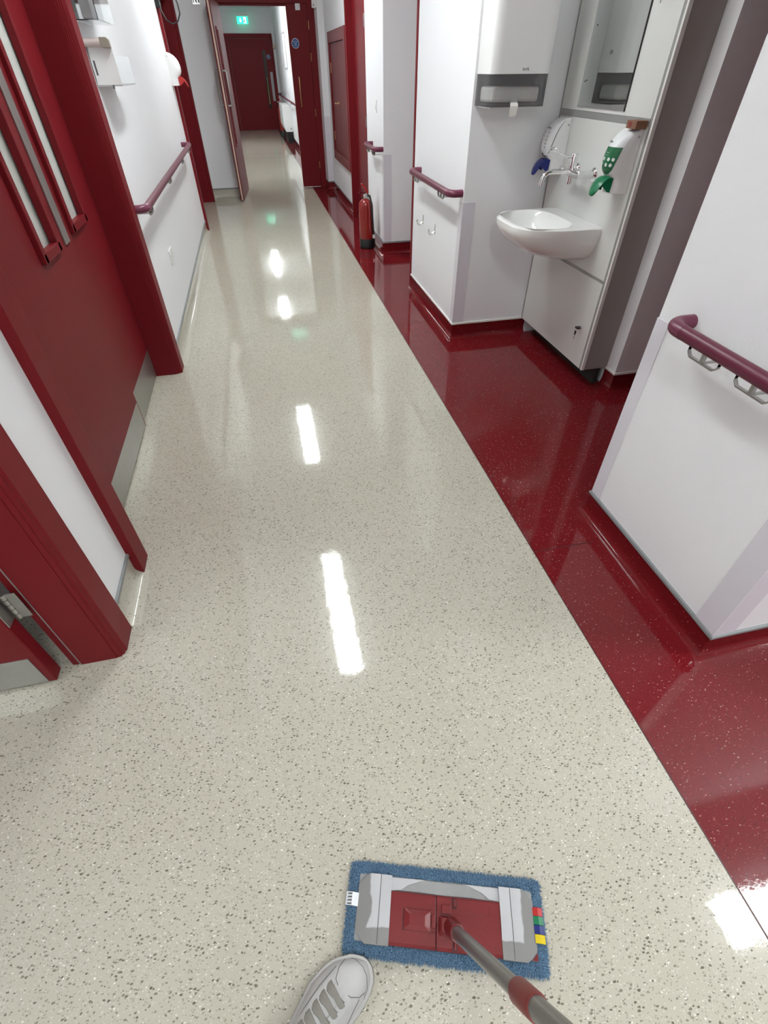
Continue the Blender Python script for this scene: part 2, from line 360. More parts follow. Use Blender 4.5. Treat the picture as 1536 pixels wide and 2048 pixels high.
# corner guards
def guard(lab, *boxes):
    mb = MB()
    for b in boxes: mb.box(*b)
    tag(mb.build('corner_guard', 'guard', None, .0008, seg=1), lab, 'corner guard', 'lilac corner guards on the right wall')
g = .003; GT = .835
guard('lilac corner guard on the near right block at its edge towards the basin', (XR-g, XR, 1.252, 1.305+g, .113, GT), (XR, XR+.05, 1.305, 1.305+g, .113, GT))
guard('lilac corner guard on the nearest wall corner at the right picture edge', (XR-g, XR, .592-g, .668, .113, GT), (XR, XR+.076, .592-g, .592, .113, GT))
guard('lilac corner guard on the wall block beside the wash basin', (XR-g, XR, 3.16-g, 3.215, .113, .825), (XR, XR+.075, 3.16-g, 3.16, .113, .825))
guard('lilac corner guard on the block behind the fire extinguisher', (1.166-g, 1.166, 5.335-g, 5.39, .113, .83), (1.166, 1.166+.075, 5.335-g, 5.335, .113, .83))
guard('lilac corner guard on the narrow pier beside the cross-corridor door', (1.088-g, 1.088, 9.035-g, 9.11, .113, .90), (1.088, XR, 9.035-g, 9.035, .113, .90))
# ------------------------------------------------------------------ ceiling lamps
def lamp(x0, x1, y0, y1, lab, grp='fluorescent ceiling lamps along the corridor', m='lamp'):
    t = thing('ceiling_lamp', lab, 'ceiling lamp', ((x0+x1)/2, (y0+y1)/2, CEIL-.075), 0, grp)
    box('housing', 'lamphouse', t, x0-.012, x1+.012, y0-.015, y1+.015, CEIL-.03, CEIL)
    box('diffuser', m, t, x0, x1, y0, y1, CEIL-.075, CEIL-.03, .015)
LX0, LX1 = .06, .255
lamp(LX0, LX1, -1.58, -.12, 'long ceiling lamp behind the viewer', m='lamp_mid')
lamp(LX0, LX1, 2.22, 3.66, 'long ceiling lamp nearest ahead over the beige floor')
lamp(LX0, LX1, 5.50, 6.90, 'long ceiling lamp before the cross-corridor door')
lamp(LX0, LX1, 10.4, 11.9, 'long ceiling lamp just beyond the cross-corridor door')
lamp(LX0, LX1, 14.3, 15.8, 'long ceiling lamp near the far exit door')
lamp(2.18, 3.6, -.15, .09, 'long ceiling lamp over the open area on the right')
lamp(1.22, 1.42, -2.6, -1.15, 'added fill lamp over the junction behind the viewer', m='lamp_dim')  # added fill light, brightens the near left wall strip
lamp(-2.80, -2.6, -1.3, .2, 'ceiling lamp in the side room behind the near left door', m='lamp_dim')
# ------------------------------------------------------------------ doors
# door_1: near left, opened 90 degrees into the side room
d = thing('door_1', 'near left red door standing open into the side room', 'door', (-.75, .5, 0), kind='structure')
f = MB().box(-.80, -.69, .995, 1.03, 0, 2.04).box(-.80, -.69, -.095, -.06, 0, 2.04).box(-.80, -.69, -.06, .995, 2.04, 2.08).build('door_frame', 'red', d, .002)
MB().prism([(-.690, .997), (-.690, 1.112), (-.663, 1.112), (-.663, 1.022), (-.668, 1.016), (-.668, 1.008), (-.676, 1.004), (-.676, .999)], 0, 2.13, 'z').build('architrave', 'red', d, .0015)
box('architrave', 'red', d, -.69, -.663, -.17, -.065, 0, 2.13, .003)
box('architrave', 'red', d, -.69, -.663, -.17, 1.112, 2.05, 2.15, .003)
lf = box('leaf', 'red', d, -1.755, -.858, .950, .994, .008, 2.03, .003)
box('kick_plate', 'steel', lf, -1.74, -.880, .9475, .950, .012, .145, .0005)
box('frame_seal', 'alutrim', d, -.8035, -.8005, .996, 1.004, .0, 2.03)
box('frame_rebate', 'red', d, -.826, -.8045, 1.000, 1.03, 0, 2.03)
for hz in (.345, 1.05, 1.85):
    h = MB().lathe([(.0065, hz-.05), (.0065, hz+.05)], (-.838, .984, 0), 'z', 12).build('hinge', 'steel', d, smooth=True)
    k = MB()
    for q in range(1, 5): k.lathe([(.0070, hz-.05+.02*q-.0006), (.0070, hz-.05+.02*q+.0006)], (-.838, .984, 0), 'z', 12)
    k.build('knuckle_joint', 'dark', h)
    MB().box(-.834, -.806, .984, .9865, hz-.05, hz+.05).build('hinge_leaf', 'steel', h)
    MB().box(-.8565, -.8535, .952, .988, hz-.05, hz+.05).build('hinge_leaf', 'steel', h)
# door_2: left pair with glazed slots
d = thing('door_2', 'left red double door with two narrow glazed slots and steel kick plates', 'double door', (-.8, 2.25, 0), kind='structure')
MB().box(-.84, -.692, 1.425, 1.459, 0, 2.04).box(-.84, -.692, 3.038, 3.072, 0, 2.04).box(-.84, -.692, 1.459, 3.038, 2.04, 2.075).build('door_frame', 'red', d, .002)
MB().prism([(-.692, 1.362), (-.655, 1.362), (-.655, 1.452), (-.661, 1.457), (-.692, 1.457)], 0, 2.15, 'z').build('architrave', 'red', d, .002)
MB().prism([(-.692, 3.040), (-.684, 3.040), (-.684, 3.044), (-.676, 3.044), (-.676, 3.048), (-.668, 3.048), (-.668, 3.052), (-.655, 3.056), (-.655, 3.148), (-.692, 3.148)], 0, 2.15, 'z').build('architrave', 'red', d, .0015)
box('architrave', 'red', d, -.692, -.655, 1.362, 3.148, 2.05, 2.15, .003)
def slot_leaf(parent, xf, y0, y1, gy0, gy1, gz0, gz1, sign=1, th=.044, m='red'):
    """leaf in a plane of constant X, front face xf, with a glazed slot and proud beading"""
    xb = xf-th*sign
    mb = MB()
    for b in ((y0, gy0, .006, 2.035), (gy1, y1, .006, 2.035), (gy0, gy1, .006, gz0), (gy0, gy1, gz1, 2.035)):
        mb.box(min(xf, xb), max(xf, xb), b[0], b[1], b[2], b[3])
    l = mb.build('leaf', m, parent)
    bd = MB(); e = .026; pr = .016
    for b in ((gy0-.006, gy0+e, gz0-.006, gz1+.006), (gy1-e, gy1+.006, gz0-.006, gz1+.006), (gy0, gy1, gz0-.006, gz0+e), (gy0, gy1, gz1-e, gz1+.006)):
        bd.box(xf-.012*sign, xf+pr*sign, b[0], b[1], b[2], b[3])
    bd.build('glazing_bead', m, l, .003)
    box('glass_pane', 'frost', l, xf-.022*sign, xf-.016*sign, gy0+.002, gy1-.002, gz0+.002, gz1-.002)
    return l
l = slot_leaf(d, -.797, 1.464, 2.455, 2.075, 2.275, .915, 1.86)
box('kick_plate', 'steel', l, -.797, -.7945, 1.50, 2.44, .010, .145, .0005)
box('edge_plate', 'steel', l, -.797, -.791, 2.362, 2.425, .905, 1.75, .001)
l = slot_leaf(d, -.812, 2.461, 3.034, 2.535, 2.775, .915, 1.86)
box('kick_plate', 'steel', l, -.812, -.8095, 2.475, 3.030, .010, .175, .0005)
# door_3: far left
d = thing('door_3', 'far left red door in deep frame beyond the left handrail', 'door', (-.76, 7.7, 0), kind='structure')
MB().box(-.86, -.692, 6.83, 6.862, 0, 2.04).box(-.86, -.692, 8.506, 8.54, 0, 2.04).box(-.86, -.692, 6.862, 8.506, 2.04, 2.075).build('door_frame', 'red', d, .002)
box('architrave', 'red', d, -.692, -.660, 6.765, 6.858, 0, 2.15, .004)
box('architrave', 'red', d, -.692, -.660, 8.510, 8.60, 0, 2.15, .004)
box('architrave', 'red', d, -.692, -.660, 6.765, 8.60, 2.05, 2.15, .004)
for y0, y1 in ((6.866, 7.75), (7.754, 8.502)):
    box('leaf', 'red', d, -.87, -.826, y0, y1, .006, 2.035, .002)
hd = MB().lathe([(.022, -.826), (.022, -.818)], (0, 7.67, 1.14), 'x', 16).tube([(-.82, 7.67, 1.14), (-.78, 7.67, 1.14), (-.775, 7.655, 1.14), (-.775, 7.55, 1.14)], .008, 10).build('lever_handle', 'brass', d, smooth=True)
# door_4: cross-corridor leaf and a half
d = thing('door_4', 'red cross-corridor door with one leaf swung open and one narrow leaf closed', 'double door', (.4, 9.37, 0), kind='structure')
MB().box(-.30, -.175, 9.345, 9.42, 0, 2.06).box(1.0, 1.088, 9.345, 9.42, 0, 2.06).box(-.30, 1.088, 9.345, 9.42, 2.055, 2.15).build('door_frame', 'red', d, .003)
box('door_stop', 'red', d, -.175, 1.0, 9.395, 9.415, 2.03, 2.055)
lf = box('leaf', 'red', d, .712, .998, 9.355, 9.395, .006, 2.052, .002)
box('edge_strip', 'cream', lf, .7105, .712, 9.365, 9.385, .01, 2.04)
MB().tube([(.80, 9.355, 1.00), (.80, 9.325, 1.00), (.80, 9.318, 1.012), (.80, 9.318, 1.31), (.80, 9.325, 1.322), (.80, 9.355, 1.322)], .0075, 10).build('pull_handle', 'brass', lf, smooth=True)
for hz in (1.85, 1.53, .93, .29): MB().lathe([(.006, hz-.045), (.006, hz+.045)], (1.000, 9.349, 0), 'z', 10).build('hinge', 'brass', lf, smooth=True)
# open leaf, built in its own frame (x along leaf from hinge, y thickness)
ang = math.atan2(8.468-9.395, -.262+.180)
op = thing('tmp', 'x', 'x', (0, 0, 0)); C.objects.unlink(op); bpy.data.objects.remove(op)
def place(mb, ang, o):
    mt = Matrix.Translation(o) @ Matrix.Rotation(ang, 4, 'Z')
    mb.bm.transform(mt); return mb
HO = (-.180, 9.395, 0)
W = .93; gx0, gx1, gz0, gz1 = .64, .78, .62, 1.80
mb = MB()
for b in ((0, gx0, .006, 2.05), (gx1, W, .006, 2.05), (gx0, gx1, .006, gz0), (gx0, gx1, gz1, 2.05)): mb.box(b[0], b[1], -.022, .022, b[2], b[3])
lf = place(mb, ang, HO).build('leaf', 'red', d)
mb = MB()
for s in (-1, 1):
    for b in ((gx0-.005, gx0+.022, gz0, gz1), (gx1-.022, gx1+.005, gz0, gz1), (gx0, gx1, gz0-.005, gz0+.022), (gx0, gx1, gz1-.022, gz1+.005)):
        mb.box(b[0], b[1], s*.018, s*.034, b[2], b[3])
place(mb, ang, HO).build('glazing_bead', 'red', lf, .002)
place(MB().box(gx0+.002, gx1-.002, -.003, .003, gz0+.002, gz1-.002), ang, HO).build('glass_pane', 'clear', lf)
place(MB().box(W, W+.0015, -.010, .010, .01, 2.04), ang, HO).build('edge_strip', 'cream', lf)
for s in (-1, 1):
    place(MB().tube([(.86, s*.022, 1.06), (.86, s*.055, 1.06), (.86, s*.068, 1.075), (.86, s*.068, 1.385), (.86, s*.055, 1.40), (.86, s*.022, 1.40)], .010, 10), ang, HO).build('pull_handle', 'steel', lf, smooth=True)
for hz in (1.85, 1.53, .93, .29): MB().lathe([(.006, hz-.045), (.006, hz+.045)], (-.168, 9.39, 0), 'z', 10).build('hinge', 'brass', lf, smooth=True)
# door_5: far end
d = thing('door_5', 'dark red exit door in the far end wall', 'door', (.34, 19.5, 0), kind='structure')
MB().box(-.33, -.245, 19.46, 19.56, 0, 2.06).box(.925, 1.0, 19.46, 19.56, 0, 2.06).box(-.33, 1.0, 19.46, 19.56, 2.045, 2.145).build('door_frame', 'red', d, .003)
lf = box('leaf', 'red', d, -.24, .92, 19.50, 19.55, .005, 2.04)
box('glass_pane', 'darkglass', lf, .675, .765, 19.492, 19.50, .52, 1.80)
MB().tube([(.72, 19.50, .62), (.72, 19.46, .62), (.72, 19.46, 1.22), (.72, 19.50, 1.22)], .012, 8).build('pull_handle', 'brass', lf)
box('push_plate', 'plastgrey', lf, .83, .905, 19.495, 19.50, .69, 1.34)
# door_6: right wall, recessed leaf
d = thing('door_6', 'red door in the right wall behind the fire extinguisher', 'door', (1.2, 6.6, 0), kind='structure')
MB().box(1.14, 1.26, 7.068, 7.11, 0, 2.12).box(1.17, 1.26, 6.12, 6.15, 0, 2.1).box(1.14, 1.26, 6.12, 7.11, 2.02, 2.12).build('door_frame', 'red', d, .003)
lf = box('leaf', 'red', d, 1.215, 1.258, 6.152, 7.066, .006, 2.02, .002)
for hz in (1.75, 1.0, .3): MB().lathe([(.006, hz-.045), (.006, hz+.045)], (1.212, 6.40, 0), 'z', 10).build('hinge', 'steel', lf, smooth=True)
# door_7: in the recess between the two right blocks; only its jamb edge shows
d = thing('door_7', 'red door frame edge at the far side of the hook wall block', 'door frame', (1.4, 4.3, 0), kind='structure')
MB().box(1.168, 1.85, 4.283, 4.315, 0, 2.15).build('door_frame', 'red', d, .002)
MB().box(1.30, 1.84, 4.316, 4.35, .01, 2.05).build('leaf', 'red', d, .002)
# door_8: pair of red leaves lining the side opening on the right
d = thing('door_8', 'red doors lining the hidden side opening right of the basin', 'double door', (2.1, 1.8, 0), kind='structure')
MB().box(1.30, 2.92, 1.308, 1.340, .115, 2.08).build('leaf', 'red', d, .002)
MB().box(2.955, 2.998, 1.42, 2.20, .005, 2.06).build('leaf', 'red', d, .002)
MB().box(2.93, 2.998, 1.345, 1.415, .115, 2.115).box(2.93, 2.998, 2.20, 2.232, .115, 2.115).box(2.93, 2.998, 1.415, 2.20, 2.06, 2.115).build('door_frame', 'red', d, .002)
# ------------------------------------------------------------------ handrails
def handrail(lab, side, xw, y0, y1, z, brk, xo=.078, elbow_far=True, elbow_near=True):
    """rail along Y; side=+1: wall on the +X side"""
    xr = xw-side*xo; R = .045; r = .0195
    t = thing('handrail', lab, 'handrail', (xr, (y0+y1)/2, z), 0, 'plum handrails on brackets')
    MB().tube([(xr, y0+R+.02, z), (xr, y1-R-.02, z)], r, 20).build('rail', 'rail', t, smooth=True)
    for yy, s in ((y0, 1), (y1, -1)):
        pts = [(xr, yy+s*(R+.021), z)]
        for i in range(9):
            a = math.radians(90*i/8)
            pts.append((xr+side*(R-R*math.cos(a)), yy+s*(R-R*math.sin(a)), z))
        pts.append((xw, yy, z))
        MB().tube(pts, r+.0007, 20).build('end_bend', 'railend', t, smooth=True)
    for yb in brk:
        pts = []
        hw = .056; zb = z-.046
        prof = [(-hw, z-.016), (-hw, zb+.012), (-hw+.012, zb), (hw-.012, zb), (hw, zb+.012), (hw, z-.016)]
        pv = [(xr, yb+p[0], p[1]) for p in prof]
        br = MB().strip(pv, [(.0055, 0, 0)]*len(pv), (0, 0, 0.0045)).box(xr-.0055, xr+.0055, yb-.005, yb+.005, zb, z-.015).build('bracket', 'steel', t, .001)
        pa = [(xr, zb+.0005), (xr+side*xo*.33, zb+.0005), (xr+side*xo*.66, zb+.0005), (xw-side*.0005, zb+.0005)]
        MB().strip([(p[0], yb, p[1]) for p in pa], [(0, .005, 0)]*4, (side*.001, 0, .004)).build('bracket_arm', 'steel', br, .001)
    return t
handrail('plum handrail on the near right wall block at the picture edge', 1, XR, .67, 1.172, .872, (1.008, .835))
handrail('plum handrail above two hooks on the block beside the basin', 1, XR, 3.19, 4.10, .868, (3.95, 3.36))
handrail('short plum handrail above the fire extinguisher', 1, 1.166, 5.36, 5.84, .868, (5.42, 5.68))
handrail('long plum handrail on the left white wall', -1, XL, 3.165, 6.20, .875, (3.30, 4.3, 5.3, 6.0))
handrail('dark handrail on the right wall of the far corridor', 1, 1.07, 11.2, 19.2, .86, (12.5, 14.4))
# ------------------------------------------------------------------ wash basin bay
PXF = 1.69   # face of the panel unit
t = thing('sink_panel_unit', 'pale laminate panel unit behind the wash basin with mirror door above', 'panel unit', (1.77, 2.73, .1))
Y0, Y1 = 2.318, 3.156
box('carcass', 'panel_shaded', t, PXF+.018, 1.856, Y0+.012, Y1, .105, CEIL-.002)
box('side_panel', 'panel_shaded', t, PXF+.006, 1.857, Y0+.004, Y0+.0118, .105, CEIL-.004)
box('edge_trim', 'whitetrim', t, PXF-.001, PXF+.018, Y0, Y0+.012, .105, CEIL-.004, .001)
box('upper_panel', 'panel', t, PXF, PXF+.018, Y0+.030, Y1-.012, 1.250, CEIL-.004, .0012)
box('middle_panel', 'panel', t, PXF, PXF+.018, Y0+.030, Y1-.012, .590, 1.222, .0012)
lo = box('lower_door', 'panel', t, PXF, PXF+.018, Y0+.030, Y1-.012, .105, .574, .0012)
box('vertical_channel', 'alutrim', t, PXF-.001, PXF+.018, Y1-.0115, Y1, .105, CEIL-.004, .001)
box('vertical_channel', 'alutrim', t, PXF+.001, PXF+.018, Y0+.012, Y0+.0295, .105, CEIL-.004, .001)
box('horizontal_channel', 'alutrim', t, PXF-.001, PXF+.018, Y0+.030, Y1-.012, 1.2225, 1.2495, .001)
box('horizontal_channel', 'alutrim', t, PXF+.003, PXF+.018, Y0+.030, Y1-.012, .5745, .5895, .001)
MB().lathe([(.0095, PXF-.006), (.0095, PXF)], (0, 2.428, .318), 'x', 16).build('lock_barrel', 'chrome', lo, smooth=True)
box('toe_recess_shade', 'dark', t, 1.80, 1.83, Y0+.02, Y1-.02, 0, .105)  # dark block stands in for the shade under the cabinet
t = thing('mirror', 'frameless rectangular mirror on the upper laminate panel', 'mirror', (PXF-.006, 2.755, 1.262))
box('mirror_glass', 'mirror', t, PXF-.006, PXF-.0005, 2.553, 2.972, 1.266, 1.95, .0006)
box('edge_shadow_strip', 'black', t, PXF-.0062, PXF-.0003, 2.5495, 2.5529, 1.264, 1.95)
def key(lab, y, z):
    t = thing('key', lab, 'key', (PXF-.02, y, z-.06))
    MB().lathe([(.0085, PXF-.012), (.0085, PXF-.0065)], (0, y, z), 'x', 14).build('lock_ring', 'chrome', t, smooth=True)
    MB().prism([(y-.012, z-.004), (y+.012, z-.004), (y+.013, z+.005), (y-.013, z+.005)], PXF-.034, PXF-.013, 'x').build('key_head', 'black', t, .001)
    MB().prism([(y-.004, z-.020), (y+.011, z-.018), (y+.012, z-.040), (y-.001, z-.041)], PXF-.031, PXF-.027, 'x').build('spare_key_head', 'black', t, .001)
    MB().box(PXF-.030, PXF-.028, y+.003, y+.008, z-.066, z-.040).build('key_blade', 'steel', t)
    MB().tube(arc((PXF-.029, y+.002, z-.012), .010, 0, 360, 14, ('y', 'z')), .0009, 6).build('key_ring', 'steel', t)
key('small key hanging from the lock of the lower basin panel', 2.428, .318)
key('small key hanging beside the mirror at the top', 2.452, 1.665)
# basin
def dshape(depth, hw, xb, yc, z, n=40, p=3.5):
    pts = []
    for i in range(n+1):
        a = math.pi*i/n
        c, s_ = math.cos(a), math.sin(a)
        y = yc+hw*math.copysign(abs(c)**(2/p), c); x = xb-depth*abs(s_)**(2/p)
        pts.append((x, y, z))
    return pts
t = thing('wash_basin', 'white ceramic wall-hung wash basin under the chrome tap', 'wash basin', (1.5, 2.735, .55))
PXB = PXF-.0015
yc, hw, dp, zt = 2.735, .253, .430, .812
rings = []
rings.append(dshape(dp-.012, hw-.012, PXB, yc, zt))
rings.append(dshape(dp, hw, PXB, yc, zt-.008))
rings.append(dshape(dp+.001, hw+.001, PXB, yc, zt-.028))
for s in (.12, .25, .38, .5, .62, .74, .84, .92, .975, 1.0):
    k = math.sqrt(max(0, 1-(s*.985)**2))
    zz = zt-.03-.148*s
    rings.append(dshape(.13+(dp-.13)*k**1.1*(1-.10*s), .12+(hw-.12)*k**.75, PXB, yc+.02*s, zz, p=3.5-1.0*s))
mb = MB(); mb.loft([r for r in rings], cap0=False)
ba = mb.build('basin_body', 'ceramic', t, smooth=True)
# inner bowl: rim ring, then down
mb = MB()
def inner(inset, back, z, p=3.3):
    d2 = dp-inset; pts = []
    for i in range(57):
        a = 2*math.pi*i/57; c, s_ = math.cos(a), math.sin(a)
        xc = (PXB-back+PXB-d2)/2; hx = (d2-back)/2; hy = hw-inset
        pts.append((xc-hx*math.copysign(abs(s_)**(2/p), s_), yc+hy*math.copysign(abs(c)**(2/p), c), z))
    return pts
def outer(z):
    pts = []
    for i in range(57):
        a = 2*math.pi*i/57; c, s_ = math.cos(a), math.sin(a)
        p = 3.5
        y = yc+(hw-.012)*math.copysign(abs(c)**(2/p), c)
        x = PXB-(dp-.012)*abs(s_)**(2/p) if s_ >= 0 else PXB
        pts.append((x, y, z))
    return pts
mb.loft([outer(zt), inner(.026, .100, zt+.0005), inner(.032, .106, zt-.006), inner(.045, .12, zt-.035), inner(.06, .135, zt-.075), inner(.085, .16, zt-.10), inner(.13, .20, zt-.115)], cap0=False)
mb.build('bowl', 'ceramic', t, smooth=True)
MB().lathe([(.0, zt-.1135), (.021, zt-.1135), (.021, zt-.110), (.010, zt-.110)], (PXB-.24, yc, 0), 'z', 20).build('waste', 'chrome', t, smooth=True)
# tap
t = thing('mixer_tap', 'chrome wall-mounted lever mixer tap above the wash basin', 'tap', (1.6, 2.75, .95))
xb, yb, zb = 1.605, 2.755, 1.012
for yy in (2.672, 2.845):
    fl_ = MB().lathe([(.030, PXF-.0005), (.030, PXF-.006), (.022, PXF-.012), (.015, PXF-.014)], (0, yy, zb-.002), 'x', 20).tube([(PXF-.01, yy, zb-.002), (PXF-.085, yy, zb-.002)], .0155, 16).build('wall_flange', 'chrome', t, smooth=True)
    MB().tube([(xb, yy-.018, zb-.002), (xb, yy+.018, zb-.002)], .0195, 18).build('isolating_valve', 'chrome', t, .002, smooth=True)
MB().tube([(xb, 2.655, zb-.002), (xb, 2.862, zb-.002)], .0165, 18).build('mixer_body', 'chrome', t, smooth=True)
MB().lathe([(.0, zb-.052), (.013, zb-.052), (.015, zb-.05), (.015, zb+.015), (.0175, zb+.018), (.0175, zb+.076), (.0155, zb+.080), (.0, zb+.080)], (xb, yb, 0), 'z', 20).build('cartridge', 'chrome', t, smooth=True)
MB().tube([(xb, yb+.002, zb+.004), (1.50, yb+.004, zb+.006), (1.475, yb+.004, zb+.003), (1.456, yb+.004, zb-.010), (1.448, yb+.004, zb-.028), (1.446, yb+.004, zb-.052)], [.012, .012, .012, .0115, .011, .011], 14).build('spout', 'chrome', t, smooth=True)
MB().tube([(xb, yb, zb+.062), (1.545, yb+.003, zb+.070), (1.515, yb+.004, zb+.078), (1.500, yb+.004, zb+.094), (1.478, yb+.004, zb+.100), (1.462, yb+.004, zb+.099)], [.006, .006, .0065, .008, .010, .009], 12).build('lever', 'chrome', t, smooth=True)
# soap dispensers (shared shape, facing -X)
def soap(lab, y0, y1, z0, xw, leverm, front, grp=None, flip=1):
    """wall at xw, body grows towards -X*flip; plan is a rounded D that swells towards the front"""
    t = thing('soap_dispenser', lab, 'soap dispenser', (xw-flip*.06, (y0+y1)/2, z0), 0, grp)
    ym = (y0+y1)/2; hwd = (y1-y0)/2; PP = 2.7
    prof = [(0, .072), (.03, .074), (.058, .078), (.070, .092), (.085, .104), (.105, .112), (.125, .113), (.150, .110), (.175, .102), (.198, .088), (.216, .070), (.230, .048), (.238, .026), (.241, .012)]
    def dep(z):
        for (a, da), (b, db) in zip(prof, prof[1:]):
            if z <= b: return da+(db-da)*(z-a)/(b-a)
        return prof[-1][1]
    def pt(ang, z, off=0.):
        c, s_ = math.cos(ang), math.sin(ang)
        return (xw-flip*(dep(z)+off)*abs(s_)**(2/PP), ym+(hwd+off)*math.copysign(abs(c)**(2/PP), c), z0+z)
    MB().loft([[pt(math.pi*i/36, z) for i in range(37)] for z, _ in prof]).build('cover', 'plastic', t, smooth=True)
    # front insert: tongue wrapped over the swelling front, (z, half angle in degrees)
    TG = [(.072, 6), (.078, 22), (.09, 37), (.11, 46), (.13, 51), (.15, 54), (.175, 56), (.198, 57), (.216, 58), (.230, 58)]
    def tongue(z0_, z1_, off, sh, name, m, par):
        rings = []
        for z, h in TG:
            if z < z0_ or z > z1_: continue
            h = math.radians(max(2, h-sh)); A = [math.pi/2-h+2*h*i/12 for i in range(13)]
            rings.append([pt(a, z, off) for a in A]+[pt(a, z, off-.0016) for a in reversed(A)])
        return MB().loft(rings).build(name, m, par, smooth=True)
    def mark(zz, da, r, m, par, name, off):
        a = math.pi/2+math.radians(da); p = Vector(pt(a, zz, off)); e = .02
        n_ = (Vector(pt(a+e, zz, off))-Vector(pt(a-e, zz, off))).cross(Vector(pt(a, zz+.004, off))-Vector(pt(a, zz-.004, off))).normalized()
        if n_.x*flip > 0: n_ = -n_
        u = n_.cross(Vector((0, 0, 1))).normalized(); v = n_.cross(u)
        MB().loft([[p+n_*q+(u*math.cos(2*math.pi*k/14)+v*math.sin(2*math.pi*k/14))*r for k in range(14)] for q in (-.001, .0009)]).build(name, m, par)
    def word(zz, da, txt, size, m, par, off):
        a = math.pi/2+math.radians(da); p = Vector(pt(a, zz, off)); e = .05
        u = (Vector(pt(a-e, zz, off))-Vector(pt(a+e, zz, off))).normalized()
        if u.y*flip > 0: u = -u
        v = (Vector(pt(a, zz+.006, off))-Vector(pt(a, zz-.006, off))).normalized(); n_ = u.cross(v)
        if n_.x*flip > 0: n_ = -n_
        p = p+n_*.0007
        text_obj('lettering', txt, size, m, par, Matrix(((u.x, v.x, n_.x, p.x), (u.y, v.y, n_.y, p.y), (u.z, v.z, n_.z, p.z), (0, 0, 0, 1))), .0003)
    if front == 'green':
        tongue(0, 1, .0010, 0, 'label_surround', 'signwhite', t); lb = tongue(0, .176, .0020, 3, 'green_label', 'greenlab', t)
        for da in (-30, -10, 10, 30): mark(.131, da+4, .0068, 'signwhite', lb, 'instruction_dot', .0024)
        for da in (-18, 3, 24): mark(.110, da+4, .0068, 'signwhite', lb, 'instruction_dot', .0024)
        word(.156, 0, '-----', .0150, 'signwhite', lb, .0024); word(.147, 0, '-----', .009, 'signwhite', lb, .0024)
        word(.192, -14, 'B.Braun', .012, 'ink', t, .0014)
        mark(.084, 0, .006, 'ink', lb, 'viewing_window', .0024)
    elif front == 'white':
        tongue(0, 1, .0010, 0, 'label_surround', 'black', t); lb = tongue(.073, .231, .0020, 2.5, 'white_label', 'signwhite', t)
        for zz in (.115, .131, .147, .163, .179):
            for da in (-14, 14): mark(zz, da, .0042, 'plastgrey', lb, 'instruction_mark', .0022)
        word(.198, 0, 'B.Braun', .013, 'ink', lb, .0024); word(.099, 0, '----', .012, 'ink', lb, .0024)
        mark(.084, 0, .0065, 'ink', lb, 'viewing_window', .0024)
    MB().lathe([(.005, y0-.0008), (.005, y0+.003)], (xw-flip*.012, 0, z0+.212), 'y', 12).build('lock', 'plastgrey', t)
    S = lambda dd: xw-flip*dd
    lv = []
    for (a, b, hwv) in ((.078, .062, .036), (.098, .060, .037), (.114, .050, .037), (.127, .034, .036), (.138, .014, .032), (.145, -.002, .022), (.148, -.010, .008)):
        lv.append([(S(a), ym-hwv, z0+b), (S(a+.005), ym-hwv*.5, z0+b+.003), (S(a+.006), ym, z0+b+.004), (S(a+.005), ym+hwv*.5, z0+b+.003), (S(a), ym+hwv, z0+b), (S(a-.003), ym+hwv*.96, z0+b-.003), (S(a+.003), ym, z0+b), (S(a-.003), ym-hwv*.96, z0+b-.003)])
    l = MB().loft(lv).build('elbow_lever', leverm, t, smooth=True)
    ck = [(S(.070), z0+.060), (S(.098), z0+.058), (S(.114), z0+.048), (S(.124), z0+.034), (S(.088), z0+.006), (S(.074), z0+.004)]
    for sg in (-1, 1): MB().prism(ck, ym+sg*.034, ym+sg*.0365, 'y').build('lever_cheek', leverm, l)
    return t
soap('white soap dispenser with blue elbow lever left of the tap', 3.006, 3.120, .975, PXF-.0015, 'blue', 'white')
soap('soap dispenser with green label and green elbow lever right of the tap', 2.372, 2.486, .975, PXF-.0015, 'green', 'green')
soap('white soap dispenser with red lever at the end of the left wall', 6.60, 6.714, 1.30, XL, 'redplast', None, flip=-1)
t = thing('cardboard_box', 'small brown cardboard box tucked on top of the right soap dispenser', 'box', (1.655, 2.42, 1.215))
box('carton', 'card', t, 1.632, 1.686, 2.352, 2.425, 1.2155, 1.2440, .001)
box('printed_patch', 'collar', t, 1.6315, 1.632, 2.385, 2.41, 1.222, 1.238)
# towel dispenser
t = thing('towel_dispenser', 'white paper towel dispenser with smoked lower window on the basin block', 'towel dispenser', (1.33, 3.06, 1.25))
def rbox(name, m, par, x0, x1, yf, yw, z0, z1, r, n=6):
    prof = [(x0, yw), (x0, yf+r*.55)] + [(x0+r-r*math.cos(math.radians(a)), yf+(r*.55)*(1-math.sin(math.radians(a)))) for a in range(15, 91, 15)] + [(x1-r+r*math.sin(math.radians(a)), yf+(r*.55)*(1-math.cos(math.radians(a)))) for a in range(0, 91, 15)] + [(x1, yw)]
    return MB().prism(prof, z0, z1, 'z').build(name, m, par, smooth=True)
rbox('upper_cover', 'plastic', t, 1.186, 1.500, 2.962, 3.158, 1.392, 1.80, .05)
lw = rbox('lower_window', 'smoke', t, 1.188, 1.498, 2.966, 3.158, 1.268, 1.3915, .05)
box('towel_stack', 'paper', t, 1.215, 1.465, 2.995, 3.13, 1.285, 1.345, .012)
MB().strip([(1.325, 2.975, 1.300), (1.325, 2.958, 1.272), (1.324, 2.962, 1.232)], [(.016, 0, 0), (.022, 0, 0), (.018, 0, 0)], (0, .002, 0)).build('hanging_towel', 'paper', t)
MB().box(1.205, 1.48, 2.982, 3.15, 1.262, 1.267).build('base_tray', 'plastic', t)
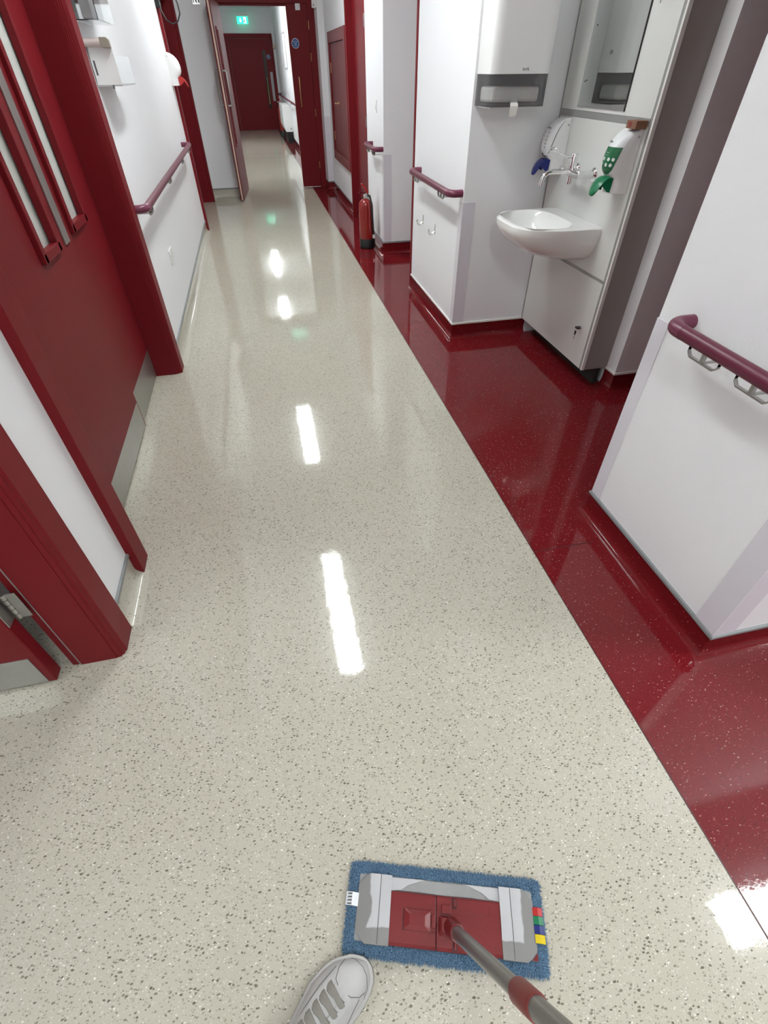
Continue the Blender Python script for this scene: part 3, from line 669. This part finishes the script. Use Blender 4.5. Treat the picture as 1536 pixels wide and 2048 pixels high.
text_obj('logo', 'tork', .020, 'ink', t, FACE_NEG_Y(1.362, 2.9612, 1.410))
MB().lathe([(.008, 1.500), (.008, 1.508)], (0, 3.06, 1.47), 'x', 14).build('lock', 'plastgrey', t, smooth=True)
for i, (sx, sz) in enumerate(((1.553, 1.362), (1.562, 1.358), (1.556, 1.571))):
    tag(MB().lathe([(.0028, 3.1575), (.0028, 3.16)], (sx, 0, sz), 'y', 8).build('screw_hole', 'black', None), ('left one of two tiny dark screw holes beside the towel dispenser window', 'right one of two tiny dark screw holes beside the towel dispenser window', 'single tiny dark screw hole beside the towel dispenser cover')[i], 'screw hole', 'screw holes in the basin block')
# hooks
for y, lab in ((3.985, 'chrome coat hook farther from the basin under the middle handrail'), (3.68, 'chrome coat hook nearer to the basin under the middle handrail')):
    t = thing('coat_hook', lab, 'coat hook', (XR-.02, y, .53), 0, 'coat hooks below the middle handrail')
    MB().box(XR-.003, XR, y-.008, y+.008, .548, .608).build('back_plate', 'chrome', t, .002)
    MB().tube([(XR-.003, y, .565), (XR-.018, y, .550), (XR-.034, y, .545), (XR-.044, y, .553), (XR-.046, y, .568)], [.0068, .0068, .0065, .006, .006], 10).build('hook', 'chrome', t, smooth=True)
    MB().lathe([(.0, .564), (.007, .566), (.0085, .573), (.007, .580), (.0, .582)], (XR-.046, y, 0), 'z', 12).build('hook_tip', 'chrome', t, smooth=True)
# ------------------------------------------------------------------ right wall far things
t = thing('wall_cupboard', 'red framed wall cupboard with double doors in the right wall', 'cupboard', (XR-.01, 7.92, .455))
mb = MB(); xa, xb_ = XR-.028, XR
for b in ((7.21, 7.31, .455, 1.755), (8.52, 8.62, .455, 1.755), (7.31, 8.52, .455, .56), (7.31, 8.52, 1.65, 1.755)): mb.box(xa, xb_, b[0], b[1], b[2], b[3])
mb.build('frame', 'red', t, .004)
for y0, y1 in ((7.314, 7.914), (7.918, 8.516)):
    dr = box('door', 'red', t, XR-.012, XR-.0005, y0, y1, .564, 1.646, .002)
MB().lathe([(.020, XR-.018), (.020, XR-.012)], (0, 7.97, 1.085), 'x', 14).tube([(XR-.015, 7.97, 1.085), (XR-.045, 7.97, 1.085), (XR-.05, 7.985, 1.085), (XR-.05, 8.06, 1.082)], .007, 8).build('lever_handle', 'brass', dr, smooth=True)
for hz in (.72, 1.42): MB().lathe([(.006, hz-.05), (.006, hz+.05)], (XR-.014, 8.518, 0), 'z', 8).build('hinge', 'brass', dr)
def plate(name, lab, cat, x, side, y, z, wy, wz, rocker=True):
    t = thing(name, lab, cat, (x, y, z-wz/2))
    o = MB().box(x, x-side*.009, y-wy/2, y+wy/2, z-wz/2, z+wz/2).build('face_plate', 'plastic', t, .003)
    return t
t = plate('light_switch', 'white switch plate above the short handrail', 'light switch', 1.166, 1, 5.63, 1.158, .045, .09)
MB().prism([(1.157, 1.135), (1.150, 1.142), (1.155, 1.180), (1.157, 1.180)], 5.622, 5.638, 'y').build('rocker', 'plastic', t)
t = plate('wall_socket', 'white double socket plate low on the left wall', 'socket', XL, -1, 3.965, .452, .146, .088)
for y in (3.925, 4.005):
    MB().prism([(XL+.009, .470), (XL+.0125, .474), (XL+.009, .486)], y-.006, y+.006, 'y').build('rocker', 'plastic', t)
    MB().box(XL+.009, XL+.0094, y-.004, y+.004, .452, .460).box(XL+.009, XL+.0094, y-.014, y-.008, .432, .436).box(XL+.009, XL+.0094, y+.008, y+.014, .432, .436).build('socket_holes', 'black', t)
# fire extinguishers
def extinguisher(lab, x, y, r, H, grp):
    t = thing('fire_extinguisher', lab, 'fire extinguisher', (x, y, 0), 0, grp)
    MB().lathe([(.0, .0), (r*.96, .0), (r+.002, .006), (r+.002, H*.155), (r, H*.16), (r*.98, H*.165)], (x, y, 0), 'z', 28).build('base_skirt', 'black', t, smooth=True)
    MB().lathe([(r*.98, H*.15), (r, H*.17), (r, H*.66), (r*.97, H*.695), (r*.88, H*.728), (r*.70, H*.755), (r*.42, H*.775), (r*.27, H*.785), (r*.24, H*.80), (0, H*.80)], (x, y, 0), 'z', 28).build('cylinder', 'extred', t, smooth=True)
    MB().lathe([(r*.32, H*.79), (r*.32, H*.815), (r*.22, H*.82), (r*.22, H*.86), (0, H*.86)], (x, y, 0), 'z', 16).build('valve', 'chrome', t, smooth=True)
    MB().tube([(x-r*.35, y, H*.835), (x+r*.62, y-.004, H*.835)], .008, 10).build('hose_outlet', 'chrome', t, smooth=True)
    MB().strip([(x+r*.25, y, H*.845), (x-r*.3, y, H*.868), (x-r*.92, y, H*.872)], [(0, .010, 0)]*3, (0, 0, .009)).build('carry_handle', 'chrome', t)
    MB().strip([(x+r*.2, y, H*.86), (x+r*.05, y, H*.885), (x-r*.25, y, H*.945), (x-r*.60, y, H*1.0)], [(0, .011, 0)]*4, (.013, 0, .010)).build('squeeze_lever', 'redplast', t)
    MB().tube([(x+r*.30, y-.012, H*.835), (x+r*.5, y-r*.35, H*.82), (x+r*.60, y-r*.82, H*.73), (x+r*.70, y-r*.92, H*.5), (x+r*.84, y-r*.80, H*.25), (x+r*.96, y-r*.70, H*.03)], .0105, 10).build('hose', 'black', t, smooth=True)
    MB().tube([(x+r*.84, y-r*.82, H*.235), (x+r*.87, y-r*.80, H*.175)], .0125, 10).build('hose_clip', 'signwhite', t)
    return t
extinguisher('red fire extinguisher standing on the red floor below the short handrail', 1.040, 5.62, .074, .57, 'fire extinguishers')
extinguisher('distant red fire extinguisher behind the far radiator', .905, 17.3, .080, .86, 'fire extinguishers')
# ------------------------------------------------------------------ left wall small things
t = thing('apron_dispenser', 'white apron dispenser with roll arm on the left wall beside the red frame', 'dispenser', (-.63, 3.5, 1.365))
MB().box(XL, XL+.004, 3.30, 3.78, 1.365, 1.50).build('back_plate', 'plastic', t)
sp_ = MB().box(XL, -.572, 3.300, 3.304, 1.366, 1.512).build('side_plate', 'plastic', t, .001)
box('front_plate', 'clear', t, -.576, -.572, 3.304, 3.70, 1.366, 1.47)
box('base_shelf', 'plastgrey', t, XL, -.572, 3.300, 3.70, 1.361, 1.366)
MB().lathe([(.016, XL+.002), (.016, -.612)], (0, 3.285, 1.512), 'x', 16).build('roll_arm', 'pink', t, smooth=True)
MB().prism([(-.612, 1.530), (-.582, 1.530), (-.572, 1.522), (-.572, 1.494), (-.606, 1.494), (-.612, 1.500)], 3.272, 3.2995, 'y').build('arm_end_cap', 'taupe', t, .002)
MB().box(-.672, -.664, 3.2992, 3.2999, 1.400, 1.452).build('printed_label', 'ink', sp_)
MB().tube([(-.612, 3.30, 1.366), (-.612, 3.30, 1.352)], .004, 8).build('fixing_pin', 'ink', t)
t = thing('leaflet_holder', 'clear acrylic holder with dark contents at the top of the left wall', 'holder', (-.63, 3.4, 1.58))
MB().box(XL+.001, XL+.004, 3.25, 3.62, 1.580, 1.88).box(XL+.004, -.585, 3.250, 3.253, 1.585, 1.86).box(-.588, -.585, 3.253, 3.62, 1.585, 1.86).box(XL+.004, -.585, 3.253, 3.62, 1.582, 1.585).build('acrylic_box', 'clear', t)
box('dark_carton', 'plastgrey', t, -.650, -.606, 3.258, 3.50, 1.5865, 1.84, .003)
t = thing('cable_loop', 'black cable loop hanging beside the top of the far left door', 'cable', (-.62, 6.72, 1.75))
MB().box(XL, -.635, 6.74, 6.765, 1.84, 1.99).build('cable_box', 'black', t, .003)
MB().tube([(-.648, 6.735, 1.90), (-.640, 6.72, 1.82), (-.610, 6.71, 1.758), (-.560, 6.70, 1.732), (-.510, 6.70, 1.748), (-.478, 6.70, 1.80), (-.482, 6.705, 1.87), (-.52, 6.72, 1.96), (-.58, 6.74, 2.02)], .006, 8).build('cable', 'black', t, smooth=True)
MB().lathe([(.006, 6.728), (.006, 6.74)], (-.64, 0, 1.865), 'y', 8).build('brass_terminal', 'brass', t)
t = thing('wall_bracket', 'small chrome bracket on the white wall left of the cross-corridor door', 'bracket', (-.41, 8.83, 2.0))
MB().box(-.455, -.365, 8.842, 8.85, 2.0, 2.05).build('back_plate', 'chrome', t, .002)
for k in range(3): MB().tube([(-.44+.03*k, 8.842, 2.025), (-.44+.03*k, 8.80, 2.02), (-.44+.03*k, 8.795, 2.045)], .006, 8).build('prong', 'black' if k else 'chrome', t)
# ------------------------------------------------------------------ signs and fittings at the cross door
def blue_sign(lab, x, y, z, r):
    t = thing('fire_door_sign', lab, 'sign', (x, y, z-r), 0, 'round blue fire door signs')
    MB().lathe([(r, y-.0012), (r, y)], (x, 0, z), 'y', 32).build('white_ring', 'signwhite', t)
    bd = MB().lathe([(r*.90, y-.0018), (r*.90, y-.0012)], (x, 0, z), 'y', 32).build('blue_disc', 'signblue', t)
    for k, s in enumerate(('Fire door', 'keep', 'shut')):
        text_obj('lettering', s, r*.36, 'signwhite', bd, FACE_NEG_Y(x, y-.0019, z+r*(.36-.36*k)), .0002)
blue_sign('round blue sign on the narrow closed leaf of the cross-corridor door', .797, 9.3548, 1.672, .052)
blue_sign('round blue sign on the far red exit door', .84, 19.4998, 1.665, .05)
tag(MB().box(.838, .902, 9.350, 9.355, 1.992, 2.072).build('door_notice', 'signwhite', None, .001), 'small white notice at the top of the closed cross-door leaf', 'notice')
t = thing('door_holder', 'small white box high on the pier beside the cross-corridor door', 'door holder', (1.06, 9.0, 1.99))
MB().box(1.03, 1.087, 9.04, 9.10, 1.995, 2.12).build('casing', 'plastic', t, .006)
MB().lathe([(.012, 9.028), (.012, 9.04)], (1.05, 0, 2.02), 'y', 12).build('button', 'plastgrey', t)
def exit_sign(lab, x0, x1, y, z0, z1, pol, ztop):
    t = thing('exit_sign', lab, 'exit sign', ((x0+x1)/2, y, z0), 0, 'green emergency exit signs')
    box('housing', 'lamphouse', t, x0-.01, x1+.01, y-.02, y+.05, z1+.002, z1+.075, .003)
    gp = box('green_panel', 'exitg', t, x0, x1, y, y+.012, z0, z1)
    if pol: MB().box(x0+.03, x0+.04, y+.01, y+.02, z1+.075, ztop).box(x1-.04, x1-.03, y+.01, y+.02, z1+.075, ztop).build('hanger', 'lamphouse', t)
    W_ = x1-x0; H_ = z1-z0; cx = x0+W_*.32; cz = (z0+z1)/2
    MB().prism([(cx-W_*.035, cz+H_*.33), (cx+W_*.035, cz+H_*.33), (cx+W_*.035, cz+H_*.02), (cx+W_*.13, cz+H_*.02), (cx, cz-H_*.34), (cx-W_*.13, cz+H_*.02), (cx-W_*.035, cz+H_*.02)], y-.0016, y-.0002, 'y').build('arrow', 'exitw', gp)
    dx0 = x0+W_*.60
    MB().box(dx0, dx0+W_*.24, y-.0012, y-.0002, z0+H_*.10, z1-H_*.10).build('door_symbol', 'exitw', gp)
    px = dx0+W_*.06; m = MB()
    m.lathe([(H_*.065, y-.0022), (H_*.065, y-.0014)], (px+H_*.05, 0, z1-H_*.24), 'y', 12)
    m.prism([(px, z1-H_*.34), (px+W_*.07, z1-H_*.34), (px+W_*.04, z0+H_*.42), (px-W_*.02, z0+H_*.42)], y-.0022, y-.0014, 'y')
    m.prism([(px-W_*.02, z0+H_*.44), (px+W_*.03, z0+H_*.44), (px+W_*.10, z0+H_*.28), (px+W_*.08, z0+H_*.17), (px+W_*.05, z0+H_*.28), (px-W_*.05, z0+H_*.17)], y-.0024, y-.0016, 'y')
    m.build('running_figure', 'greenlab', gp)
    return t
exit_sign('green running-figure exit sign hanging before the far end wall', .10, .395, 19.35, 2.325, 2.475, True, CEIL)
exit_sign('green exit sign above the cross-corridor door', .20, .48, 9.32, 2.30, 2.45, False, CEIL)
# ------------------------------------------------------------------ far corridor
t = thing('radiator', 'white wall radiator in the far corridor', 'radiator', (.96, 16.2, .0))
MB().prism([(.852, .745), (.852, .34), (.895, .235), (1.068, .235), (1.068, .745)], 15.6, 17.0, 'y').build('casing', 'plastic', t, .004)
box('dark_underside', 'black', t, .92, 1.06, 15.64, 16.98, .0, .235)
MB().lathe([(.022, 15.588), (.022, 15.6)], (1.02, 0, .30), 'y', 12).build('valve', 'plastgrey', t)
t = thing('notice_holder', 'clear notice holder on the far right wall', 'notice holder', (1.06, 16.5, 1.35))
MB().box(1.064, 1.07, 15.3, 16.1, 1.43, 2.0).build('backing', 'wall', t)
MB().box(1.060, 1.066, 15.28, 15.31, 1.41, 2.02).box(1.060, 1.066, 16.09, 16.12, 1.41, 2.02).box(1.060, 1.066, 15.28, 16.12, 1.405, 1.425).box(1.060, 1.066, 15.28, 16.12, 2.005, 2.025).build('frame', 'plastgrey', t)
t = thing('alarm_sounder', 'small cream alarm sounder beside the far exit door', 'alarm', (1.03, 19.47, 1.84))
MB().lathe([(.045, 19.5), (.045, 19.46), (.03, 19.44), (.0, 19.435)], (1.035, 0, 1.87), 'y', 18).build('body', 'cream', t, smooth=True)
# ------------------------------------------------------------------ mop
ML = (.161, .137, 0); MA = math.radians(-17.4)
t = thing('flat_mop', 'flat mop with red plate, blue fringed pad and grey telescopic handle', 'mop', ML, MA)
def lb(mb, name, m, par=t, **k): return mb.build(name, m, par, local=True, **k)
def rrect(hu, hv, r, z, n=5):
    pts = []
    for cx, cy, a0 in ((hu-r, hv-r, 0), (-hu+r, hv-r, 90), (-hu+r, -hv+r, 180), (hu-r, -hv+r, 270)):
        for i in range(n+1):
            a = math.radians(a0+90*i/n); pts.append((cx+r*math.cos(a), cy+r*math.sin(a), z))
    return pts
pad = lb(MB().loft([rrect(.206, .070, .014, .001), rrect(.212, .075, .016, .006), rrect(.212, .075, .016, .012), rrect(.205, .068, .014, .017), rrect(.196, .058, .01, .0175)]), 'microfibre_pad', 'fibre', smooth=True)
# fringe tufts round the pad edge
mb = MB(); bm = mb.bm
rnd = random.Random(3)
def blade(x, y, z, dx, dy, dz, wv, ln):
    d_ = Vector((dx, dy, dz)).normalized(); sd = d_.cross(Vector((rnd.uniform(-.4, .4), rnd.uniform(-.4, .4), 1))).normalized()*wv
    p0 = Vector((x, y, z)); p1 = p0+d_*ln*.55; p2 = p0+d_*ln+Vector((0, 0, -ln*.25))
    p2.z = max(p2.z, .0015); p1.z = max(p1.z, .002)
    a = [bm.verts.new(p0-sd), bm.verts.new(p0+sd), bm.verts.new(p1+sd*.8), bm.verts.new(p1-sd*.8), bm.verts.new(p2)]
    bm.faces.new((a[0], a[1], a[2], a[3])); bm.faces.new((a[3], a[2], a[4]))
for k in range(15000):
    while True:
        u, v = rnd.uniform(-.216, .216), rnd.uniform(-.078, .078)
        if abs(u) > .197 or abs(v) > .0575: break
    au, av = max(0, abs(u)-.195), max(0, abs(v)-.055)
    ou, ov = (math.copysign(au, u), math.copysign(av, v)); n_ = math.hypot(ou, ov)+1e-6
    e = min(1, max(au, av)/.022)
    z = .018-.010*e*e+rnd.uniform(-.001, .001)
    blade(u, v, z, ou/n_*1.0+rnd.uniform(-.55, .55), ov/n_*1.0+rnd.uniform(-.55, .55), rnd.uniform(.15, .9)*(1-.55*e), rnd.uniform(.0006, .0013), rnd.uniform(.007, .015))
lb(mb, 'fringe', 'fibre', kind='stuff', label='blue microfibre fringe')
lb(MB().loft([rrect(.199, .060, .006, .0165), rrect(.199, .060, .006, .0195)]), 'backing_cloth', 'cloth')
# soft grey flap behind the plate
lb(MB().strip([(-.125, .046, .0200), (-.06, .047, .0225), (0, .045, .0235), (.06, .047, .0225), (.125, .044, .020)], [(0, .012, 0)]*5, (0, 0, .001)), 'cloth_flap', 'cloth', smooth=True)
for s_ in (-1, 1): lb(MB().prism([(s_*.124, .033), (s_*.124, .0575), (s_*.045, .0585), (s_*.060, .0545), (s_*.085, .046), (s_*.100, .036)], .0205, .0246, 'z'), 'dry_cloth_fold', 'pocket')
# plate: two hinged halves with a sloped rim
def plate_half(u0, u1):
    rings = [[(u0, -.062, .020), (u1, -.062, .020), (u1, .033, .020), (u0, .033, .020)],
             [(u0, -.062, .026), (u1, -.062, .026), (u1, .033, .026), (u0, .033, .026)],
             [(u0, -.056, .0305), (u1, -.056, .0305), (u1, .029, .0305), (u0, .029, .0305)]]
    return MB().loft(rings)
pl = lb(plate_half(-.160, -.0205), 'plate_half', 'mopred', bevel=.001)
pr = lb(plate_half(-.0190, .160), 'plate_half', 'mopred', bevel=.001)
lb(MB().loft([rrect(.030, .0185, .003, .0300), rrect(.030, .0185, .003, .0335), rrect(.017, .009, .002, .0300+.008)]), 'foot_pedal', 'mopred', pl, bevel=.0006)
pd = pl.children[-1] if pl.children else None
for o in list(pl.children): o.location = (-.062, -.015, 0)
lb(MB().box(-.0935, -.0915, -.034, .004, .0302, .0312), 'pedal_gap', 'dark', pl)
lb(MB().box(-.030, -.0215, -.026, -.004, .0305, .0375).box(-.034, -.0215, .006, .0085, .0305, .033).box(-.034, -.0215, -.036, -.0335, .0305, .033), 'hinge_lug', 'mopred', pl, bevel=.0008)
lb(MB().box(.016, .026, .012, .030, .0306, .0312).box(.016, .026, -.060, -.044, .0306, .0312), 'slot', 'weld_red', pr)
lb(MB().box(.019, .0235, .014, .028, .0306, .0345).box(.019, .0235, -.058, -.046, .0306, .0345), 'slot_bar', 'mopred', pr, bevel=.001)
lb(MB().box(-.008, .012, .000, .016, .0304, .0375), 'catch', 'mopred', pr, bevel=.0012)
lb(MB().box(.035, .100, .004, .0055, .0304, .0318).box(.098, .0995, .0, .022, .0304, .0315), 'moulded_ridge', 'mopred', pr)
# pockets at both ends
for s in (-1, 1):
    poly = [(.123, -.0605), (.176, -.0605), (.199, -.040), (.199, .040), (.178, .058), (.123, .0565)]
    n2 = 7; rows = []
    def zc(u, v): return .0335+.0012*math.sin(v*70+u*60)-(0 if u < .163 else .011*((u-.163)/.036)**1.2)+.0004*math.sin(v*260+u*90)
    mb = MB(); bm = mb.bm
    us = [.123, .133, .143, .148, .153, .163, .176, .188, .199]; vs_ = [-.0640+.1240*i/16 for i in range(17)]
    grid = []
    for u in us:
        ext = 1.0 if u <= .176 else 1-(u-.176)/.023*.33
        col = []
        for v in vs_:
            vv = v*ext; z = zc(u, vv)
            if abs(u-.148) < .001: z -= .0016
            col.append(bm.verts.new((s*u, vv, z)))
        grid.append(col)
    bot = [[bm.verts.new((v.co.x, v.co.y, .0196)) for v in col] for col in grid]
    nU, nV = len(us), len(vs_)
    for i in range(nU-1):
        for j in range(nV-1):
            bm.faces.new((grid[i][j], grid[i+1][j], grid[i+1][j+1], grid[i][j+1]))
    for i in range(nU-1):
        for j in (0, nV-1): bm.faces.new((grid[i][j], bot[i][j], bot[i+1][j], grid[i+1][j]))
    for j in range(nV-1):
        for i in (0, nU-1): bm.faces.new((grid[i][j], grid[i][j+1], bot[i][j+1], bot[i][j]))
    pk = lb(mb, 'pocket', 'pocket', smooth=True)
    lb(MB().tube([(s*.148, v, zc(.148, v)-.0010) for v in [-.0625+.0076*i for i in range(17)]], .0009, 6), 'stitch_line', 'stitch', pk)
lb(MB().prism([(.186, -.0595), (.199, -.0595), (.199, -.046)], .0196, .0215, 'z'), 'plate_corner', 'mopred', pr)
tg = lb(MB().strip([(-.2265, .012, .0150), (-.212, .011, .0245), (-.197, .010, .0245)], [(0, .0125, 0)]*3, (0, 0, .0008)), 'wash_label', 'signwhite')
for k in range(4): lb(MB().strip([(-.2225, .002+.006*k, .0190), (-.2120, .002+.006*k, .0258)], [(0, .0012, 0)]*2, (0, 0, .0004)), 'print_line', 'ink', tg)
for k, mname in enumerate(('redplast', 'green', 'blue', 'yellow')):
    v0 = .031-.0155*k
    lb(MB().strip([(.1970, v0-.0075, .0235), (.208, v0-.0078, .0262), (.2185, v0-.0082, .0225)], [(0, .0076, 0)]*3, (0, 0, .0008)), 'colour_tab', mname, label=('red', 'green', 'blue', 'yellow')[k]+' colour-code tab')
# joint and handle: handle is laid out in world coordinates
def w2l(p):
    v = Matrix.Rotation(-MA, 4, 'Z') @ (Vector(p)-Vector(ML)); return v
J = Vector((.168, .108, .050)); D = Vector((.072, -.300, .95)).normalized()
hp = lambda s_: w2l(J+D*s_)
lb(MB().loft([rrect(.021, .017, .006, .0300), rrect(.019, .015, .006, .040), rrect(.015, .012, .006, .046)]), 'swivel_block', 'mopred', bevel=.001)
for o in C.objects:
    if o.name.startswith('swivel_block'): o.location = (.006, -.020, 0)
lb(MB().tube([hp(-.012), hp(.010), hp(.040)], [.0185, .0180, .0160], 20), 'joint_socket', 'mopred', smooth=True)
hd = lb(MB().tube([hp(.020), hp(.44)], .0128, 20), 'lower_handle_tube', 'handle', smooth=True)
prp = D.cross(Vector((1, 0, 0))).normalized()
lb(MB().tube([w2l(J+D*.05-Vector((.6, .8, 0)).normalized()*.0118+Vector((0, -.0, 0))), w2l(J+D*.400-Vector((.6, .8, 0)).normalized()*.0118)], .0022, 8), 'handle_groove', 'plastgrey', hd)
lb(MB().tube([hp(.385), hp(.390), hp(.452), hp(.458)], [.0160, .0175, .0175, .0160], 20), 'locking_collar', 'collar', smooth=True)
lb(MB().tube([hp(.452), hp(1.30)], .0145, 20), 'upper_handle_tube', 'handle', smooth=True)
lb(MB().tube([hp(1.20), hp(1.31), hp(1.318)], [.0165, .0165, .011], 20), 'hand_grip', 'mopred', smooth=True)
# ------------------------------------------------------------------ sneaker
SA = math.radians(38); TO = Vector((-.030, .105, 0)); SL = .288
ORG = TO-Vector((math.cos(SA), math.sin(SA), 0))*SL
t = thing('sneaker', 'worn white leather sneaker with grey laces beside the mop', 'shoe', ORG, SA)
def interp(tab, a):
    for (a0, v0), (a1, v1) in zip(tab, tab[1:]):
        if a <= a1:
            k = (a-a0)/(a1-a0); k = k*k*(3-2*k) if False else k
            return v0+(v1-v0)*k
    return tab[-1][1]
LT = [(0, .0), (.004, .014), (.02, .028), (.05, .034), (.10, .038), (.15, .048), (.19, .0555), (.225, .0530), (.25, .0455), (.268, .034), (.279, .021), (.286, .009), (.288, .0)]
RT = [(0, .0), (.004, .014), (.02, .028), (.05, .033), (.10, .034), (.15, .040), (.19, .047), (.225, .0480), (.25, .0440), (.268, .035), (.279, .0235), (.286, .011), (.288, .0)]
CT = [(0, .004), (.10, .008), (.18, .006), (.24, .002), (.288, -.008)]
HT = [(0, .095), (.03, .10), (.08, .085), (.12, .098), (.15, .090), (.18, .077), (.205, .066), (.225, .060), (.25, .055), (.268, .049), (.280, .040), (.288, .028)]
As = [.0005, .004, .012, .024, .040, .055, .07, .085, .10, .115, .13, .145, .16, .175, .19, .205, .22, .232, .244, .254, .263, .271, .277, .282, .286, .2878]
def surf(a, b):
    c = interp(CT, a); wv = interp(LT, a) if b > c else interp(RT, a); wv = max(.001, wv-.003)
    n_ = min(.999, abs(b-c)/wv); ht = interp(HT, a)
    return .022+(ht-.022)*(1-n_**2.5)**(1/2.1)
mb = MB(); rings = []
for a in As:
    c, l_, r_, ht = interp(CT, a), max(.0006, interp(LT, a)-.003), max(.0006, interp(RT, a)-.003), interp(HT, a)
    ring = [(a, c+l_, .012)]
    for k in range(21):
        th = math.pi*k/20; cs, sn = math.cos(th), math.sin(th); wv = l_ if cs > 0 else r_
        bb = wv*math.copysign(abs(cs)**(2/2.5), cs); ring.append((a, c+bb, .022+(ht-.022)*sn**(2/2.1)))
    ring.append((a, c-r_, .012)); rings.append(ring)
mb.loft(rings)
bmesh.ops.delete(mb.bm, geom=[f for f in mb.bm.faces if .018 < f.calc_center_median().x < .098 and f.calc_center_median().z > .078 and abs(f.normal.z) > .2], context='FACES')
up = lb(mb, 'upper', 'leather', t, smooth=True)
# sole slab
mb = MB(); rr = []
for z, ex in ((.0, -.002), (.003, .002), (.026, .003), (.029, .0015)):
    ring = []
    for a in As: ring.append((a+(.003 if a > .27 else 0), interp(CT, a)+interp(LT, a)+ex, z))
    for a in reversed(As): ring.append((a+(.003 if a > .27 else 0), interp(CT, a)-interp(RT, a)-ex, z))
    rr.append(ring)
mb.loft(rr)
so = lb(mb, 'rubber_sole', 'rubber', t, smooth=True)
mb = MB()
lb(mb.tube([(a+(.004 if a > .27 else 0), interp(CT, a)+interp(LT, a)+.0025, .020) for a in As[2:]]+[(a+(.004 if a > .27 else 0), interp(CT, a)-interp(RT, a)-.0025, .020) for a in reversed(As[2:])], .0008, 6), 'sole_stitching', 'stitch', so)
lb(MB().box(.020, .10, -.022, .030, .045, .05), 'insole', 'stitch', t)
# tongue and lace stays
def patch(name, m, fn_l, fn_r, a0, a1, lift, par, nA=14, nB=8):
    mb = MB(); bm = mb.bm; G = []
    for i in range(nA+1):
        a = a0+(a1-a0)*i/nA; bl, br = fn_l(a), fn_r(a); G.append([(a, bl+(br-bl)*j/nB) for j in range(nB+1)])
    top = [[bm.verts.new((a, b, surf(a, b)+lift)) for a, b in row] for row in G]
    bot = [[bm.verts.new((a, b, surf(a, b)-.002)) for a, b in row] for row in G]
    for i in range(nA):
        for j in range(nB): bm.faces.new((top[i][j], top[i+1][j], top[i+1][j+1], top[i][j+1]))
    for i in range(nA):
        for j in (0, nB): bm.faces.new((top[i][j], bot[i][j], bot[i+1][j], top[i+1][j]))
    for j in range(nB):
        for i in (0, nA): bm.faces.new((top[i][j], bot[i][j], bot[i][j+1], top[i][j+1]))
    return lb(mb, name, m, par, smooth=True)
cc = lambda a: interp(CT, a)+.002
patch('tongue', 'leather', lambda a: cc(a)+.012, lambda a: cc(a)-.012, .105, .222, .0016, t)
patch('eyelet_stay', 'leather', lambda a: cc(a)+.031, lambda a: cc(a)+.013, .105, .226, .0024, t)
patch('eyelet_stay', 'leather', lambda a: cc(a)-.013, lambda a: cc(a)-.031, .105, .226, .0024, t)
def seam(pts, r=.0007):
    P = []
    for (a0, b0), (a1, b1) in zip(pts, pts[1:]):
        for i in range(6):
            k = i/6; P.append((a0+(a1-a0)*k, b0+(b1-b0)*k))
    P.append(pts[-1])
    lb(MB().tube([(a, b, surf(a, b)+.0006) for a, b in P], r, 6), 'seam', 'stitch', up)
seam([(.262, .030), (.245, .030), (.228, .022), (.224, .012)]); seam([(.250, -.036), (.238, -.032), (.228, -.020), (.224, -.008)])
seam([(.242, .036), (.20, .041), (.15, .040), (.11, .036)]); seam([(.236, -.034), (.20, -.038), (.15, -.036), (.11, -.033)])
seam([(.262, .036), (.270, .026), (.276, .010), (.277, -.008), (.271, -.024), (.258, -.036), (.24, -.041)], .0006)
# laces: flat bands crossing the tongue
for k in range(6):
    a0 = .216-.0185*k; a1 = a0-.010
    pts, wd_ = [], []
    n_ = 12
    for i in range(n_+1):
        q = i/n_; b = cc(a0)+.024-(.048)*q; a = a0+(a1-a0)*q
        lift = .0034+.0022*math.sin(math.pi*q)+(-.0022 if i in (0, n_) else 0)
        pts.append(Vector((a, b, surf(a, b)+lift))); wd_.append(Vector((.0054, -.0011, 0)))
    lc = lb(MB().strip(pts, wd_, (0, 0, .0016)), 'lace', 'lace', t, smooth=True)
for k in range(5):
    a0 = .207-.0185*k; a1 = a0+.004
    pts = []
    for i in range(11):
        q = i/10; b = cc(a0)+.022-.044*q; a = a0+(a1-a0)*q
        pts.append(Vector((a, b, surf(a, b)+.0026+.0016*math.sin(math.pi*q)-(.002 if i in (0, 10) else 0))))
    lb(MB().strip(pts, [Vector((.0042, .0004, 0))]*11, (0, 0, .0014)), 'lace', 'lace', t, smooth=True)
